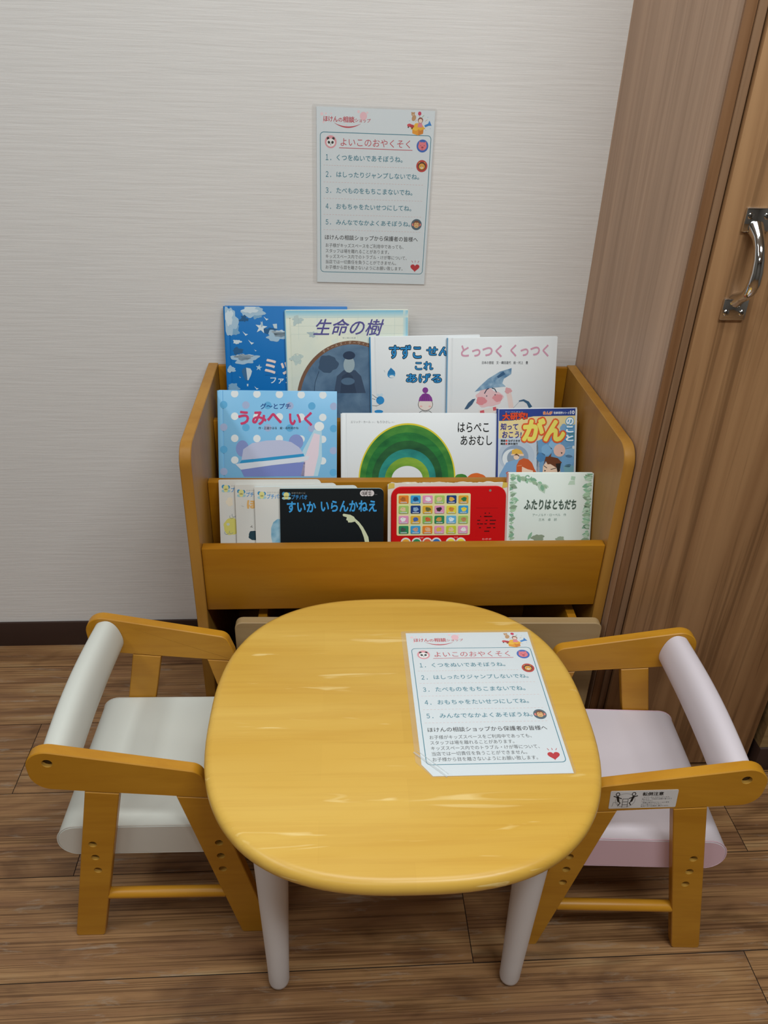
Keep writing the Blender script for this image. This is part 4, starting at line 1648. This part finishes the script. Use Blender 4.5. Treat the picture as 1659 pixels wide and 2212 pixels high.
for r in range(4):
    for c in range(6):
        cx = 172 + c * 85.0
        cy = 212 + r * 73.4
        p0, p1 = panel_pt(cx - 35, cy + 29), panel_pt(cx + 35, cy - 29)
        mb = MB()
        mb.prism(fillet([(p0[0], p0[1], 0.0018), (p1[0], p0[1], 0.0018), (p1[0], p1[1], 0.0018), (p0[0], p1[1], 0.0018)], 3), 0.0012,
                 ink(cols[r][c], 0.3), Matrix.Translation((0, 0, 0.0006)), 0.0003)

        class _Key(Art):
            def v(self, x, y):
                q = self.f(x, y)
                return self.mb.bm.verts.new((q[0], q[1], 0.0018 + self.L * 5e-5))
        K = _Key(mb, rb)
        ic = icon[r * 6 + c]
        s = r * 6 + c
        K.blob(cx + (s % 3 - 1) * 4, cy - 2, 19, 15, ic, 1, s, 0.22, 24)
        K.E(cx + (6 if s % 2 else -7), cy - 10, 9, 8, ic, 2, 14)
        K.E(cx + (6 if s % 2 else -7), cy - 10, 2, 2, '#2a2422', 3, 8)
        K.rect(cx - 22, cy + 18, cx + 22, cy + 24, '#e9ecee', 1)
        K.dash(cx - 20, cy + 21, cx + 20, cy + 21, 6, 3, '#4a6a94', 2)
        mb.build('picture_key', sb, keep=True)
for cx, c in ((188, '#e3a63a'), (266, '#2f8a5a'), (342, '#d9673a'), (408, '#2f6fb8'), (512, '#e8d84a'), (584, '#e8d84a')):
    q = panel_pt(cx, 528)
    mb = MB()
    mb.lathe([(0.0095, 0.0), (0.0095, 0.0008), (0.0082, 0.0009), (0.0080, 0.0016), (0.0005, 0.0019)], ink('#d9d2cc', 0.4), Matrix.Translation((q[0], q[1], 0)), 24)
    mb.lathe([(0.0072, 0.0012), (0.0070, 0.0021), (0.0005, 0.0024)], ink(c, 0.3), Matrix.Translation((q[0], q[1], 0)), 24)
    mb.build('round_button', sb)


def d_leaf(A):
    rnd = random.Random(11)
    g = ['#9cc9a8', '#b4d4b4', '#86b596', '#a4bfa0', '#c3dcc6', '#90a88e']

    def leaf(x, y, ln, ang, wd, c, L):
        pts = []
        for k in range(9):
            t = k / 8
            pts.append((t, math.sin(PI * t) * wd))
        full = pts + [(t, -w_) for t, w_ in pts[::-1][1:-1]]
        ca, sa = math.cos(ang), math.sin(ang)
        A.P([(x + (t * ca - w_ * sa) * ln, y + (t * sa + w_ * ca) * ln) for t, w_ in full], c, L)
        A.line([(x, y), (x + ln * ca * .9, y + ln * sa * .9)], 1.2, '#7d9a82', L + 1)
    for k in range(34):      # left border
        y = 50 + k * 14
        leaf(942 + rnd.uniform(0, 10), y, rnd.uniform(28, 62), rnd.uniform(-0.9, 0.5), 0.25, g[k % 6], 1 + (k % 3) * 2)
    for k in range(40):      # right border
        y = 50 + k * 12
        leaf(1526 - (y - 50) * 0.034 + rnd.uniform(-8, 4), y, rnd.uniform(30, 68), PI + rnd.uniform(-0.6, 0.7), 0.24, g[(k + 2) % 6], 1 + (k % 3) * 2)
    for k in range(16):      # top left spray
        x = 985 + k * 14
        leaf(x, 46 + k * 5 + rnd.uniform(0, 14), rnd.uniform(30, 56), rnd.uniform(0.2, 1.4), 0.28, g[(k + 1) % 6], 1 + (k % 3) * 2)
    A.line([(1070 + 26 * math.cos(0.6 * k) * (1 - k * 0.07), 66 + 20 * math.sin(0.6 * k) * (1 - k * 0.07)) for k in range(12)], 8, '#8fb89a', 8)
    A.P([(1130, 110), (1200, 120), (1190, 186), (1150, 160)], '#b9cfba', 2)
    A.P([(1375, 62), (1405, 66), (1400, 92), (1372, 88)], '#b3cfb8', 2)
    A.P([(1365, 96), (1400, 92), (1402, 124), (1352, 124)], '#c0d6c2', 2)
    dk = '#4e5f54'
    A.T('ふたりは', 1048, 230, 1236, 298, dk, 8, 0.035, 0.15)
    A.T('ともだち', 1250, 232, 1412, 298, dk, 8, 0.035, 0.15)
    A.T('アーノルド・ローベル　作', 1108, 328, 1344, 348, '#8fa39a', 8)
    A.T('三木　卓　訳', 1152, 362, 1280, 382, '#8fa39a', 8)
    A.blob(1150, 506, 44, 26, '#8d9a84', 3, 5, 0.25)
    A.blob(1306, 514, 30, 18, '#9aa892', 3, 6, 0.25)
    leaf(1078, 520, 66, -1.1, 0.16, '#8fb89a', 3)


hardcover('picture_book', 'pale green leafy-bordered picture book, right end of the front tier', 'F', 0.3222, 0.0174, 0.1576, -0.0025, 0.014, 0.010,
          ink('#dfe7e0', 0.4), ink('#d29a94', 0.45), ((936, 40), (1535, 42), 929, 1518, 510, 3855), d_leaf, ink('#e6dcd6', 0.6))
